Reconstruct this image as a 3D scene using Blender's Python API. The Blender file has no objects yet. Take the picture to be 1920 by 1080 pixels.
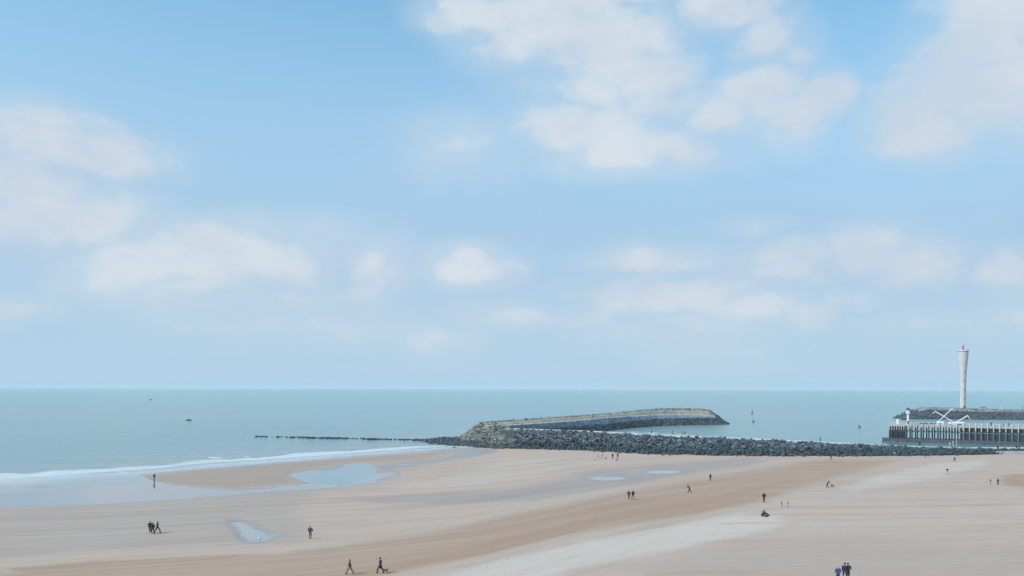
import bpy, bmesh, math, random
import numpy as np
from mathutils import Vector, Matrix, noise as mnoise
random.seed(7); RS = np.random.RandomState(11)
R = math.radians
SC = bpy.context.scene
COL = SC.collection

# ------------------------------------------------------------------ camera
H = 22.0            # eye height above the sea
F = 1663.0          # focal length in pixels of the 1920 px wide photograph
YC = 728.1          # horizon row at the centre
ROLL = 0.0025
cam_d = bpy.data.cameras.new('camera'); cam = bpy.data.objects.new('camera', cam_d); COL.objects.link(cam)
cam.location = (0, 0, H); cam.rotation_euler = (R(90), -ROLL, 0)
cam_d.sensor_width = 36; cam_d.lens = 36*F/1920; cam_d.shift_y = (YC-540)/1920
cam_d.clip_start = 0.5; cam_d.clip_end = 90000
SC.camera = cam
SC.render.resolution_x = 1024; SC.render.resolution_y = 576
SC.view_settings.view_transform = 'Standard'; SC.view_settings.look = 'None'
SC.view_settings.gamma = 1; SC.view_settings.use_curve_mapping = False
SC.view_settings.exposure = 0.95

def ray(px, py):
    dx, dy = px-960.0, py-YC
    c, s = math.cos(ROLL), math.sin(ROLL)
    return (dx*c+dy*s)/F, (-dx*s+dy*c)/F          # sideways, down per metre of depth
def P(px, py, z=0.0):
    u, w = ray(px, py); D = (H-z)/w
    return Vector((u*D, D, z))
def PD(px, py, D):
    u, w = ray(px, py)
    return Vector((u*D, D, H-w*D))

# ------------------------------------------------------------------ sun and sky
SUN_EL, SUN_AZ = R(40), R(-118)       # azimuth from +Y towards +X: the sun stands behind the camera on its left
sd = bpy.data.lights.new('sun', 'SUN'); so = bpy.data.objects.new('sun', sd); COL.objects.link(so)
sdir = Vector((math.sin(SUN_AZ)*math.cos(SUN_EL), math.cos(SUN_AZ)*math.cos(SUN_EL), math.sin(SUN_EL)))
so.rotation_euler = sdir.to_track_quat('Z', 'Y').to_euler(); so.location = sdir*200
sd.energy = 1.5; sd.angle = R(20); sd.color = (1.0, 0.92, 0.83)

class NT:
    """tiny helper for node trees"""
    def __init__(s, tree): s.t = tree; s.n = tree.nodes; s.l = tree.links
    def new(s, k, **kw):
        n = s.n.new(k)
        for a, b in kw.items(): setattr(n, a, b)
        return n
    def put(s, sock, v):
        if hasattr(v, 'is_output') or isinstance(v, bpy.types.NodeSocket): s.l.new(v, sock)
        elif v is not None: sock.default_value = v
    def math(s, op, a, b=None, c=None, clamp=False):
        n = s.new('ShaderNodeMath', operation=op, use_clamp=clamp)
        s.put(n.inputs[0], a)
        if b is not None: s.put(n.inputs[1], b)
        if c is not None: s.put(n.inputs[2], c)
        return n.outputs[0]
    def vmath(s, op, a, b=None, out=0):
        n = s.new('ShaderNodeVectorMath', operation=op)
        s.put(n.inputs[0], a)
        if b is not None: s.put(n.inputs[1], b)
        return n.outputs['Value'] if out == 'v' else n.outputs[0]
    def noise(s, vec, scale, detail=4, rough=.5, dist=0.0, col=False):
        n = s.new('ShaderNodeTexNoise'); s.put(n.inputs['Vector'], vec)
        n.inputs['Scale'].default_value = scale; n.inputs['Detail'].default_value = detail
        n.inputs['Roughness'].default_value = rough; n.inputs['Distortion'].default_value = dist
        return n.outputs['Color' if col else 'Fac']
    def ramp(s, v, a, b, to0=0.0, to1=1.0, smooth=True):
        n = s.new('ShaderNodeMapRange'); n.interpolation_type = 'SMOOTHSTEP' if smooth else 'LINEAR'
        s.put(n.inputs['Value'], v)
        for k, x in (('From Min', a), ('From Max', b), ('To Min', to0), ('To Max', to1)): n.inputs[k].default_value = x
        return n.outputs[0]
    def mix(s, f, a, b, blend='MIX'):
        n = s.new('ShaderNodeMix', data_type='RGBA', blend_type=blend)
        s.put(n.inputs[0], f); s.put(n.inputs[6], a if not isinstance(a, tuple) else (*a, 1)[:4])
        s.put(n.inputs[7], b if not isinstance(b, tuple) else (*b, 1)[:4])
        return n.outputs[2]
    def mapping(s, vec, loc=(0,0,0), rot=(0,0,0), scale=(1,1,1)):
        n = s.new('ShaderNodeMapping'); s.put(n.inputs[0], vec)
        n.inputs[1].default_value = loc; n.inputs[2].default_value = rot; n.inputs[3].default_value = scale
        return n.outputs[0]

W = bpy.data.worlds.new('World'); SC.world = W; W.use_nodes = True
w = NT(W.node_tree); w.n.clear()
tc = w.new('ShaderNodeTexCoord').outputs['Generated']
sep = w.new('ShaderNodeSeparateXYZ'); w.l.new(tc, sep.inputs[0])
zc = w.math('MAXIMUM', sep.outputs[2], 0.012)
cmb = w.new('ShaderNodeCombineXYZ'); w.l.new(sep.outputs[0], cmb.inputs[0]); w.l.new(sep.outputs[1], cmb.inputs[1]); w.l.new(zc, cmb.inputs[2])
sky = w.new('ShaderNodeTexSky', sky_type='NISHITA'); sky.sun_disc = False
sky.sun_elevation = SUN_EL; sky.sun_rotation = SUN_AZ; sky.altitude = 0; sky.air_density = 1.0; sky.dust_density = 1.2; sky.ozone_density = 2.0
w.l.new(cmb.outputs[0], sky.inputs[0])
SKY_TINT = (.86, 1.38, 1.33)
skyc = w.mix(1.0, sky.outputs[0], SKY_TINT, 'MULTIPLY')
az = w.math('ARCTAN2', sep.outputs[0], sep.outputs[1])
el = w.math('ARCSINE', sep.outputs[2])
SKYMIX = dict(veil=(2.70, 3.68, 4.72), veil_amt=1.0, cloud_lo=(3.5, 4.08, 4.75), cloud_hi=(4.2, 4.62, 4.98))
# thin veil of moisture that pales the blue towards the horizon
vf = w.ramp(w.math('ADD', el, w.math('MULTIPLY', w.math('SUBTRACT', w.noise(tc, 1.6, 3, .5), .5), .16)), .12, .56, SKYMIX['veil_amt'], .04)
vc = w.mix(w.ramp(el, .01, .20), (2.78, 3.90, 4.85), (2.42, 3.58, 4.80))
VEIL = w.mix(vf, skyc, vc)
# clouds: soft cumulus fields in azimuth / elevation
ae = w.new('ShaderNodeCombineXYZ'); w.l.new(az, ae.inputs[0]); w.l.new(el, ae.inputs[1])
AE = ae.outputs[0]
st = w.mapping(tc, scale=(1, 1, 1.7))
wn = w.vmath('SUBTRACT', w.noise(st, 7.0, 5, .55, col=True), (.5, .5, .5))
wn2 = w.new('ShaderNodeVectorMath', operation='MULTIPLY'); w.l.new(wn, wn2.inputs[0]); wn2.inputs[1].default_value = (0.075, 0.040, 0)
PW = w.vmath('ADD', AE, wn2.outputs[0])
def azel(px, py):
    u, d = ray(px, py)
    return math.atan(u), math.atan2(-d, math.hypot(1, u))
BLOBS = [  # px, py, half width, half height, weight
 (940,25,115,42,.95), (1050,50,150,75,1), (1150,85,140,75,1), (1235,135,80,55,.95), (1080,-40,240,60,1), (1225,190,120,45,.65), (870,5,60,24,.6),
 (1100,240,112,36,1), (1200,268,150,37,.95), (1300,283,75,28,.75), (1350,220,70,42,.65), (1110,170,100,40,.5),
 (1375,15,90,45,.95), (1450,68,70,50,.9), (1500,110,40,34,.65), (1360,-50,150,50,.9), (1430,162,80,45,.85), (1545,165,60,36,.95), (1480,212,75,45,.8),
 (1880,5,120,80,1), (1840,90,115,70,1), (1780,160,125,60,1), (1715,218,105,58,1), (1755,255,110,45,.9), (1885,175,120,75,1), (1995,80,150,140,1),
 (60,265,170,56,.85), (190,290,115,44,.8), (50,345,170,70,.9), (150,400,140,58,.9), (30,415,150,55,.9), (-120,330,160,120,.9),
 (390,480,215,62,.95), (385,440,85,34,.85), (270,500,130,50,.8), (520,505,95,40,.9), (340,535,170,32,.6),
 (700,500,62,34,.6), (885,508,80,30,.9), (895,487,42,20,.9), (850,272,70,36,.35), (1225,495,120,26,.7), (1270,560,180,34,.8), (1420,575,110,30,.8), (1515,588,62,30,.75),
 (1000,592,140,22,.65), (1480,495,105,38,.85), (1425,430,42,18,.5), (1640,470,85,40,.9), (1725,492,95,45,.85), (1905,505,60,42,.95), (660,615,105,28,.55), (820,635,65,24,.45),
 (20,578,70,24,.5), (1340,662,80,20,.45), (1750,612,130,24,.4), (1240,612,170,28,.45), (1580,560,60,20,.3), (480,600,130,22,.25), (1980,600,130,30,.5), (560,560,120,26,.3)]
fld = None
for (bx, by, rx, ry, wt) in BLOBS:
    a0, e0 = azel(bx, by); gk = 1.24 if by < 330 and wt > .3 and bx != 850 else 1.15
    a1, _ = azel(bx+rx*gk, by); _, e1 = azel(bx, by-ry*gk)
    sv = w.vmath('SUBTRACT', PW, (a0, e0, 0))
    mv = w.vmath('MULTIPLY', sv, (1/abs(a1-a0), 1/abs(e1-e0), 0))
    ln = w.vmath('LENGTH', mv, out='v')
    g = w.math('MULTIPLY_ADD', ln, -wt, wt*1.12)
    fld = g if fld is None else w.math('SMOOTH_MAX', fld, g, 0.13)
fb = w.noise(st, 16.0, 7, .58)
fb2 = w.noise(w.mapping(tc, loc=(3, 1, 2), scale=(1, 1, 1.5)), 5.0, 3, .5)
dens = w.math('ADD', fld, w.math('MULTIPLY', w.math('SUBTRACT', fb, 0.5), 1.35))
halo = w.math('MULTIPLY', w.ramp(w.math('ADD', fld, w.math('MULTIPLY', w.math('SUBTRACT', fb2, .5), 1.2)), -0.55, 0.45), 0.44)
dens = w.math('MAXIMUM', w.math('MULTIPLY', w.ramp(dens, -0.15, 0.72), .96), halo)
# the same kind of broken cloud carries on all round the sky outside the view
far = w.ramp(w.math('ABSOLUTE', az), 0.60, 0.80)
up = w.ramp(el, 0.48, 0.62)
out = w.math('MAXIMUM', far, up)
gen = w.ramp(w.noise(w.mapping(tc, loc=(5, 2, 0), scale=(1, 1, 2.2)), 2.6, 8, .55), 0.50, 0.66)
dens = w.math('MAXIMUM', dens, w.math('MULTIPLY', gen, out))
low = w.ramp(el, 0.0, 0.12, 0.35, 1.0)
dens = w.math('MULTIPLY', dens, low)
ccol = w.mix(w.ramp(w.math('ADD', w.math('MULTIPLY', fb2, .6), w.math('MULTIPLY', fb, .4)), .36, .66), SKYMIX['cloud_lo'], SKYMIX['cloud_hi'])
final = w.mix(dens, VEIL, ccol)
bg = w.new('ShaderNodeBackground'); bg.inputs['Strength'].default_value = 0.085
w.l.new(final, bg.inputs['Color'])
wo = w.new('ShaderNodeOutputWorld'); w.l.new(bg.outputs[0], wo.inputs['Surface'])

# ------------------------------------------------------------------ helpers
def tag(o, label=None, cat=None, group=None, kind=None):
    if label: o['label'] = label
    if cat: o['category'] = cat
    if group: o['group'] = group
    if kind: o['kind'] = kind
    return o
def empty(name, loc=(0,0,0), rz=0.0, label=None, cat=None, group=None):
    o = bpy.data.objects.new(name, None); COL.objects.link(o)
    o.location = loc; o.rotation_euler = (0, 0, rz); o.empty_display_size = .5
    return tag(o, label, cat, group)
def mesh_obj(name, verts, faces, mat, parent=None, smooth=False, loc=None, rel=True):
    """verts are world coordinates unless loc is given; under a parent they become local to it"""
    me = bpy.data.meshes.new(name)
    v = [tuple(x) for x in verts]
    if parent is not None and rel:
        l = parent.location; v = [(a-l.x, b-l.y, c-l.z) for a, b, c in v]
    me.from_pydata(v, [], faces); me.update()
    if mat: me.materials.append(mat)
    if smooth: me.polygons.foreach_set('use_smooth', [True]*len(me.polygons))
    o = bpy.data.objects.new(name, me); COL.objects.link(o)
    if parent: o.parent = parent
    if loc: o.location = loc
    return o
class MB:
    def __init__(s): s.v = []; s.f = []
    def add(s, v, f):
        b = len(s.v); s.v += [tuple(x) for x in v]; s.f += [tuple(i+b for i in q) for q in f]
    def box(s, c, d, M=None):
        c = Vector(c); d = Vector(d)/2
        vs = [Vector((sx*d.x, sy*d.y, sz*d.z)) for sx in (-1,1) for sy in (-1,1) for sz in (-1,1)]
        if M: vs = [M @ q for q in vs]
        s.add([q+c for q in vs], [(0,1,3,2),(4,6,7,5),(0,4,5,1),(2,3,7,6),(0,2,6,4),(1,5,7,3)])
    def bar(s, a, b, r0, r1=None, n=6):
        a, b = Vector(a), Vector(b); r1 = r0 if r1 is None else r1
        d = (b-a).normalized(); t = Vector((0,0,1)) if abs(d.z) < .9 else Vector((1,0,0))
        x = d.cross(t).normalized(); y = d.cross(x)
        vs = []
        for p, r in ((a, r0), (b, r1)):
            for i in range(n):
                an = 2*math.pi*(i+.5)/n; vs.append(p+x*(r*math.cos(an))+y*(r*math.sin(an)))
        fs = [(i, (i+1) % n, n+(i+1) % n, n+i) for i in range(n)] + [tuple(range(n-1, -1, -1)), tuple(range(n, 2*n))]
        s.add(vs, fs)
    def lathe(s, prof, c=(0,0,0), n=16):
        c = Vector(c); b = []
        for r, z in prof:
            for i in range(n):
                a = 2*math.pi*i/n; b.append(c+Vector((r*math.cos(a), r*math.sin(a), z)))
        fs = []
        for k in range(len(prof)-1):
            for i in range(n):
                fs.append((k*n+i, k*n+(i+1) % n, (k+1)*n+(i+1) % n, (k+1)*n+i))
        fs.append(tuple(range(n-1, -1, -1))); fs.append(tuple(range((len(prof)-1)*n, len(prof)*n)))
        s.add(b, fs)
    def build(s, name, mat, parent=None, smooth=False, rel=False): return mesh_obj(name, s.v, s.f, mat, parent, smooth, rel=rel)
    def mesh(s, name, mat):
        me = bpy.data.meshes.new(name); me.from_pydata(s.v, [], s.f); me.update(); me.materials.append(mat); return me

def new_mat(name):
    m = bpy.data.materials.new(name); m.use_nodes = True
    t = NT(m.node_tree); b = t.n['Principled BSDF']
    return m, t, b
def simple(name, col, rough=.7, var=.25, scale=3.0, metal=0.0, spec=.4, grime=None):
    m, t, b = new_mat(name)
    p = t.new('ShaderNodeTexCoord').outputs['Object']
    n = t.noise(p, scale, 5, .6)
    f = t.ramp(n, .3, .7)
    a = tuple(c*(1-var) for c in col); c2 = tuple(min(1, c*(1+var*.6)) for c in col)
    c = t.mix(f, a, c2)
    if grime:
        n2 = t.ramp(t.noise(t.mapping(p, scale=(1, 1, .25)), scale*.6, 6, .7), .5, .72)
        c = t.mix(t.math('MULTIPLY', n2, grime[1]), c, grime[0])
    t.put(b.inputs['Base Color'], c)
    b.inputs['Roughness'].default_value = rough; b.inputs['Metallic'].default_value = metal
    b.inputs['Specular IOR Level'].default_value = spec
    bp = t.new('ShaderNodeBump'); bp.inputs['Strength'].default_value = .3; bp.inputs['Distance'].default_value = .02
    t.l.new(n, bp.inputs['Height']); t.l.new(bp.outputs[0], b.inputs['Normal'])
    return m

def interp(x, pts):
    return np.interp(x, [p[0] for p in pts], [p[1] for p in pts])
def sdist(px, py, poly, ky=3.5):
    """signed distance (negative inside) in photo-grid units, rows stretched because the ground recedes"""
    X = np.asarray(px, float); Y = np.asarray(py, float)*ky
    q = np.array(poly, float); q[:, 1] *= ky
    best = np.full(X.shape, 1e9); inside = np.zeros(X.shape, bool)
    n = len(q)
    for i in range(n):
        ax, ay = q[i]; bx, by = q[(i+1) % n]
        ex, ey = bx-ax, by-ay; L = ex*ex+ey*ey+1e-9
        t = np.clip(((X-ax)*ex+(Y-ay)*ey)/L, 0, 1)
        best = np.minimum(best, (X-ax-t*ex)**2+(Y-ay-t*ey)**2)
        c = ((ay > Y) != (by > Y)) & (X < (bx-ax)*(Y-ay)/(by-ay+1e-12)+ax)
        inside ^= c
    d = np.sqrt(best)
    return np.where(inside, -d, d)
def sstep(a, b, x):
    t = np.clip((x-a)/(b-a), 0, 1); return t*t*(3-2*t)
def vnoise(x, y, seed=0):
    xi = np.floor(x).astype(int); yi = np.floor(y).astype(int); fx = x-xi; fy = y-yi
    fx = fx*fx*(3-2*fx); fy = fy*fy*(3-2*fy)
    def h(i, j):
        n = (i*374761393 + j*668265263 + seed*974711) & 0x7fffffff
        n = ((n ^ (n >> 13))*1274126177) & 0x7fffffff
        return ((n ^ (n >> 16)) & 0xffff)/65535.0
    return (h(xi, yi)*(1-fx)+h(xi+1, yi)*fx)*(1-fy)+(h(xi, yi+1)*(1-fx)+h(xi+1, yi+1)*fx)*fy
def fbm(x, y, o=4, seed=0):
    s = 0; a = .5
    for k in range(o): s = s+a*vnoise(x*2**k, y*2**k, seed+k*17); a *= .5
    return s

# ------------------------------------------------------------------ shore lines, pools and bands of the beach
SEA_LINE = [(-6000,1500),(-2500,1180),(-900,985),(-300,925),(0,901),(100,894),(200,887),(300,880),(400,870),(500,863),(600,856),(700,848),(800,841),(850,836),(900,834),
            (960,834),(1100,836),(1300,842),(1600,845),(1750,843),(1920,841),(3000,842),(8000,860)]
POOLS = {
 'tan_pool': [(545,889),(560,886),(590,882),(620,881),(645,877),(655,871),(672,869),(692,872),(702,880),(700,889),(690,897),(668,906),(645,911),(610,909),(570,901),(552,894)],
 'left_pool': [(438,978),(451,979),(464,985),(476,991),(492,998),(503,1004),(500,1010),(484,1015),(468,1014),(457,1005),(450,992)],
 'mid_pool': [(1106,896.3),(1120,894.6),(1156,894.6),(1168,897),(1154,898.8),(1120,898.5)],
 'far_pool': [(1214,885),(1230,883.8),(1262,884),(1270,885),(1252,886.2),(1222,886.4)]}
FILMS = [
 [(-2500,1180),(-900,985),(-300,925),(0,900),(100,893),(200,886),(262,888),(285,901),(330,910),(400,917),(450,919),(520,914),(575,906),(640,912),(690,902),(720,893),(700,906),(620,915),(520,921),(430,929),(350,935),(250,942),(150,947),(0,952),(-300,975),(-900,1060),(-2500,1300)],
 [(655,909),(690,897),(700,886),(725,884),(756,884),(746,892),(712,901),(680,909)],
 [(600,872),(650,867),(700,874),(770,866),(830,860),(858,851),(800,846),(850,838),(940,841),(930,849),(885,858),(830,866),(765,875),(710,884),(690,880),(640,876)],
 [(470,988),(500,992),(540,998),(544,1003),(522,1009),(496,1012),(486,1004)],
 [(200,890),(300,880),(400,872),(500,864),(600,857),(700,849),(800,841),(860,837),(860,840),(780,846),(700,853),(600,861),(500,870),(400,879),(300,886),(230,895)]]
DAMP = [
 ([(-900,1100),(-900,985),(0,900),(250,885),(600,856),(860,840),(900,845),(780,880),(700,915),(600,925),(560,960),(590,1000),(560,1018),(400,1025),(150,1035),(0,1055),(-900,1160)], .55, 40),
 ([(640,935),(800,926),(950,917),(1040,900),(1100,882),(1200,872),(1300,865),(1400,857),(1450,863),(1400,874),(1290,888),(1180,910),(1080,925),(1000,938),(850,945),(700,944)], .85, 26),
 ([(240,893),(330,884),(500,869),(640,859),(760,851),(845,848),(770,862),(640,868),(560,882),(540,895),(560,905),(440,915),(340,909)], .35, 14)]
TAN = [
 ([(-900,1180),(-300,1095),(0,1072),(150,1060),(320,1045),(520,1036),(640,1020),(800,996),(900,975),(1000,955),(1120,930),(1250,905),(1400,880),(1550,858),(1700,860),(1640,880),(1550,905),(1440,938),(1320,966),(1180,985),(1040,1010),(920,1040),(780,1070),(600,1110),(-300,1180)], .80, 34),
 ([(860,1035),(980,1000),(1080,975),(1180,955),(1300,940),(1400,915),(1440,920),(1380,945),(1230,975),(1100,995),(980,1020),(880,1045)], .9, 24),
 ([(560,1100),(700,1062),(860,1028),(980,998),(1100,972),(1220,950),(1330,930),(1420,905),(1520,885),(1500,905),(1420,930),(1330,955),(1220,972),(1100,990),(1000,1012),(900,1038),(780,1062),(640,1100)], .95, 22),
 ([(1440,905),(1500,880),(1600,862),(1720,856),(1660,868),(1560,886)], .6, 18),
 ([(0,1066),(180,1052),(340,1044),(480,1038),(420,1050),(260,1062),(60,1078)], .9, 10),
 ([(1870,895),(1900,888),(2100,880),(2100,915),(1920,918),(1880,910)], .9, 22),
 ([(240,893),(330,884),(500,869),(640,859),(760,851),(845,848),(770,862),(640,868),(560,882),(540,895),(560,905),(440,915),(340,909)], .8, 14)]
PALE = [
 ([(760,1100),(950,1045),(1100,1010),(1250,985),(1380,962),(1470,965),(1480,985),(1400,1005),(1320,1020),(1200,1045),(1080,1072),(1000,1110)], .95, 34),
 ([(1560,915),(1640,890),(1740,868),(1850,858),(1860,872),(1780,895),(1680,912),(1600,925)], .75, 30),
 ([(1380,950),(1500,930),(1700,915),(1920,925),(2300,940),(2300,1010),(1700,995),(1500,1000),(1400,985)], .38, 40),
 ([(800,900),(950,855),(1100,862),(1200,866),(1080,875),(1000,898),(850,918),(700,930),(640,925)], .5, 26)]
ROSE = [([(1200,1060),(1350,1020),(1560,1000),(1800,1015),(2300,1030),(2300,1300),(1100,1300)], .8, 60)]

def sea_y(px): return interp(px, SEA_LINE)
POOL_Z = {'tan_pool': .16, 'left_pool': .62, 'mid_pool': .55, 'far_pool': .55}
def beach_z(px, py, detail=True):
    px = np.asarray(px, float); py = np.asarray(py, float)
    s = py-sea_y(px)
    z = np.where(s < 0, np.maximum(s*.05, -2.5), .012*np.minimum(s, 25))
    z = z + .5*sstep(30, 110, s) + .9*sstep(110, 320, s)*sstep(300, 1500, px+0.0*py)
    rows = 22*F/np.maximum(py-YC, 20)
    X = (px-960)/F*rows
    a = (X*.82-rows*.57)/7; b = (X*.57+rows*.82)/42
    und = (fbm(a, b, 3, 5)-.45)*.22+(fbm(a*3.1, b*2.4, 2, 9)-.4)*.05
    flat = np.ones_like(z)
    for f in FILMS: flat = flat*sstep(-6, 40, sdist(px, py, f))
    z = z+np.where(s > 0, und*flat*sstep(0, 30, s), 0)
    for k, poly in POOLS.items():
        q = sdist(px, py, poly)+(fbm(px/13, py/2.6, 3, 31)-.45)*15
        wgt = 1-sstep(4, 46, q)
        tgt = POOL_Z[k]+np.clip(q*.012, -.22, .13)
        z = z*(1-wgt)+tgt*wgt
    return z
def bz(px, py): return float(beach_z(np.array([px]), np.array([py]))[0])
def ground(px, py): return P(px, py, bz(px, py))

def fan(name, cols, rows, zf, attrs, mat, back=False):
    C, Rw = np.meshgrid(cols, rows); c = C.ravel(); r = Rw.ravel()
    z = zf(c, r)
    dx, dy = c-960, r-YC
    cs, sn = math.cos(ROLL), math.sin(ROLL)
    u = (dx*cs+dy*sn)/F; wv = np.maximum((-dx*sn+dy*cs)/F, 1e-4)
    D = (H-z)/wv
    co = np.stack([u*D, D, z], 1)
    nc, nr = len(cols), len(rows)
    i = np.arange(nc-1)[None, :]+np.arange(nr-1)[:, None]*nc
    fc = np.stack([i, i+nc, i+nc+1, i+1], -1).reshape(-1, 4)
    me = bpy.data.meshes.new(name)
    me.vertices.add(len(co)); me.vertices.foreach_set('co', co.ravel())
    me.loops.add(fc.size); me.loops.foreach_set('vertex_index', fc.ravel().astype(np.int32))
    me.polygons.add(len(fc)); me.polygons.foreach_set('loop_start', np.arange(0, fc.size, 4, dtype=np.int32))
    me.polygons.foreach_set('use_smooth', np.ones(len(fc), bool))
    me.update(calc_edges=True); me.validate()
    for k, fn in attrs.items():
        a = me.attributes.new(k, 'FLOAT', 'POINT'); a.data.foreach_set('value', fn(c, r).astype(np.float32))
    me.materials.append(mat)
    o = bpy.data.objects.new(name, me); COL.objects.link(o); return o

# ------------------------------------------------------------------ materials of sand and sea
m_sand, t, b = new_mat('beach sand')
geo = t.new('ShaderNodeNewGeometry').outputs['Position']
def att(t, n):
    a = t.new('ShaderNodeAttribute'); a.attribute_name = n; return a.outputs['Fac']
fl = t.new('ShaderNodeCombineXYZ'); sg = t.new('ShaderNodeSeparateXYZ'); t.l.new(geo, sg.inputs[0])
t.l.new(sg.outputs[0], fl.inputs[0]); t.put(fl.inputs[1], att(t, 'flow'))     # along and across the tide lines

flh = t.new('ShaderNodeCombineXYZ'); t.l.new(sg.outputs[0], flh.inputs[0]); t.put(flh.inputs[1], t.math('MULTIPLY_ADD', sg.outputs[0], -.10, sg.outputs[1]))
wr = att(t, 'level')
def fnoise(sc, d, ro, di=0.0, loc=(0,0,0)):
    a_ = t.noise(t.mapping(fl.outputs[0], loc=loc, scale=sc), 1.0, d, ro, di); b_ = t.noise(t.mapping(flh.outputs[0], loc=loc, scale=sc), 1.0, d, ro, di)
    m_ = t.new('ShaderNodeMix'); t.put(m_.inputs[0], wr); t.put(m_.inputs[2], a_); t.put(m_.inputs[3], b_); return m_.outputs[0]
strk_n = fnoise((.016, .16, 1), 6, .6, .6)
fine = fnoise((.22, .75, 1), 6, .68)
gr = t.noise(geo, 5.0, 3, .6)
big = t.noise(t.mapping(geo, scale=(.02, .02, .02)), 1.0, 3, .5)
jit = t.math('MULTIPLY', t.math('SUBTRACT', strk_n, .5), 2.2)
def soft(name, lo, hi, k=1.0):
    return t.ramp(t.math('ADD', att(t, name), t.math('MULTIPLY', jit, k)), lo, hi)
C_BASE = (.515, .412, .350); C_PALE = (.600, .515, .455); C_TAN = (.415, .275, .200); C_DAMP = (.388, .318, .284); C_ROSE = (.475, .375, .322)
col = t.mix(t.ramp(strk_n, .3, .7), tuple(c*a_ for c, a_ in zip(C_BASE, (.90, .84, .80))), tuple(c*1.10 for c in C_BASE))
col = t.mix(soft('pale', .2, 1.0, .65), col, C_PALE)
col = t.mix(soft('rose', .1, 1.0, .2), col, C_ROSE)
col = t.mix(soft('tan', .2, 1.0, .85), col, C_TAN)
damp = soft('damp', .05, .95, .30)
col = t.mix(damp, col, t.mix(t.ramp(strk_n, .3, .7), tuple(c*.92 for c in C_DAMP), tuple(c*1.06 for c in C_DAMP)))
lay = fnoise((.035, .5, 1), 5, .6, .5, (7, 3, 0))
col = t.mix(t.math('MULTIPLY', t.ramp(lay, .48, .70), .30), col, (.55, .50, .45))
# churned, trodden dry sand: small darker hollows
tr = t.math('MULTIPLY', t.ramp(fine, .52, .72), t.math('SUBTRACT', 1.0, damp))
col = t.mix(t.math('MULTIPLY', tr, .34), col, (.33, .25, .195))
sp = t.math('MULTIPLY', t.ramp(strk_n, .50, .72), t.math('SUBTRACT', 1.0, damp))
col = t.mix(t.math('MULTIPLY', sp, .62), col, (.43, .29, .21))
col = t.mix(t.math('MULTIPLY', t.ramp(gr, .35, .75), .10), col, (.25, .22, .19))
wet = t.ramp(t.math('ADD', att(t, 'wet'), t.math('MULTIPLY', jit, .12)), .12, .62)
col = t.mix(wet, col, (.27, .245, .235))
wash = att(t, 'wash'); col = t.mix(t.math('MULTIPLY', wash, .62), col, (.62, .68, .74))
t.put(b.inputs['Base Color'], col)
rg = t.mix(damp, (.95,)*3, (.62,)*3); rg = t.mix(wet, rg, (.07,)*3)
t.put(b.inputs['Roughness'], rg)
t.put(b.inputs['Specular IOR Level'], t.math('MULTIPLY_ADD', t.math('MAXIMUM', t.math('MULTIPLY', damp, .5), wet), .4, .12))
b.inputs['IOR'].default_value = 1.38
bp = t.new('ShaderNodeBump'); bp.inputs['Distance'].default_value = .22
t.put(bp.inputs['Strength'], t.math('MULTIPLY', t.math('SUBTRACT', 1.0, wet), t.math('MULTIPLY_ADD', damp, -.42, .5)))
t.put(bp.inputs['Height'], t.math('ADD', t.math('MULTIPLY', fine, .8), t.math('MULTIPLY', gr, .18)))
t.l.new(bp.outputs[0], b.inputs['Normal'])

m_sea, t, b = new_mat('sea water')
geo = t.new('ShaderNodeNewGeometry').outputs['Position']
foam_a = att(t, 'foam'); shal = att(t, 'shallow')
band = t.noise(t.mapping(geo, scale=(.0016, .008, 1)), 1.0, 5, .6, .5)
band2 = t.noise(t.mapping(geo, rot=(0, 0, R(8)), scale=(.01, .05, 1)), 1.0, 4, .6)
dist = t.vmath('LENGTH', geo, out='v')
deep = t.ramp(t.math('LOGARITHM', dist, 10.0), 2.6, 3.7)
c = t.mix(deep, (.125, .282, .290), (.012, .305, .305))
c = t.mix(t.math('MULTIPLY', t.ramp(band, .35, .7), .38), c, (.085, .20, .25))
c = t.mix(t.math('MULTIPLY', shal, .8), c, (.27, .30, .30))
fn = t.noise(t.mapping(geo, rot=(0, 0, R(20)), scale=(.10, .35, 1)), 1.0, 6, .7, 1.0)
foam = t.ramp(t.math('ADD', foam_a, t.math('MULTIPLY', t.math('SUBTRACT', fn, .5), .9)), .32, .72)
c = t.mix(t.math('MULTIPLY', foam, .85), c, (.66, .70, .73))
t.put(b.inputs['Base Color'], c)
t.put(b.inputs['Roughness'], t.mix(foam, (.16,)*3, (.8,)*3))
b.inputs['IOR'].default_value = 1.33; t.put(b.inputs['Specular IOR Level'], t.math('MULTIPLY_ADD', foam, -.35, .5))
wv1 = t.noise(t.mapping(geo, rot=(0, 0, R(14)), scale=(.12, .42, 1)), 1.0, 5, .6, .4)
wv2 = t.noise(t.mapping(geo, rot=(0, 0, R(-9)), scale=(.03, .12, 1)), 1.0, 3, .5)
bp = t.new('ShaderNodeBump'); bp.inputs['Distance'].default_value = 1.2; bp.inputs['Strength'].default_value = .6
t.put(bp.inputs['Height'], t.math('ADD', t.math('MULTIPLY', wv1, .55), t.math('MULTIPLY', wv2, 1.2)))
t.l.new(bp.outputs[0], b.inputs['Normal'])

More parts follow.
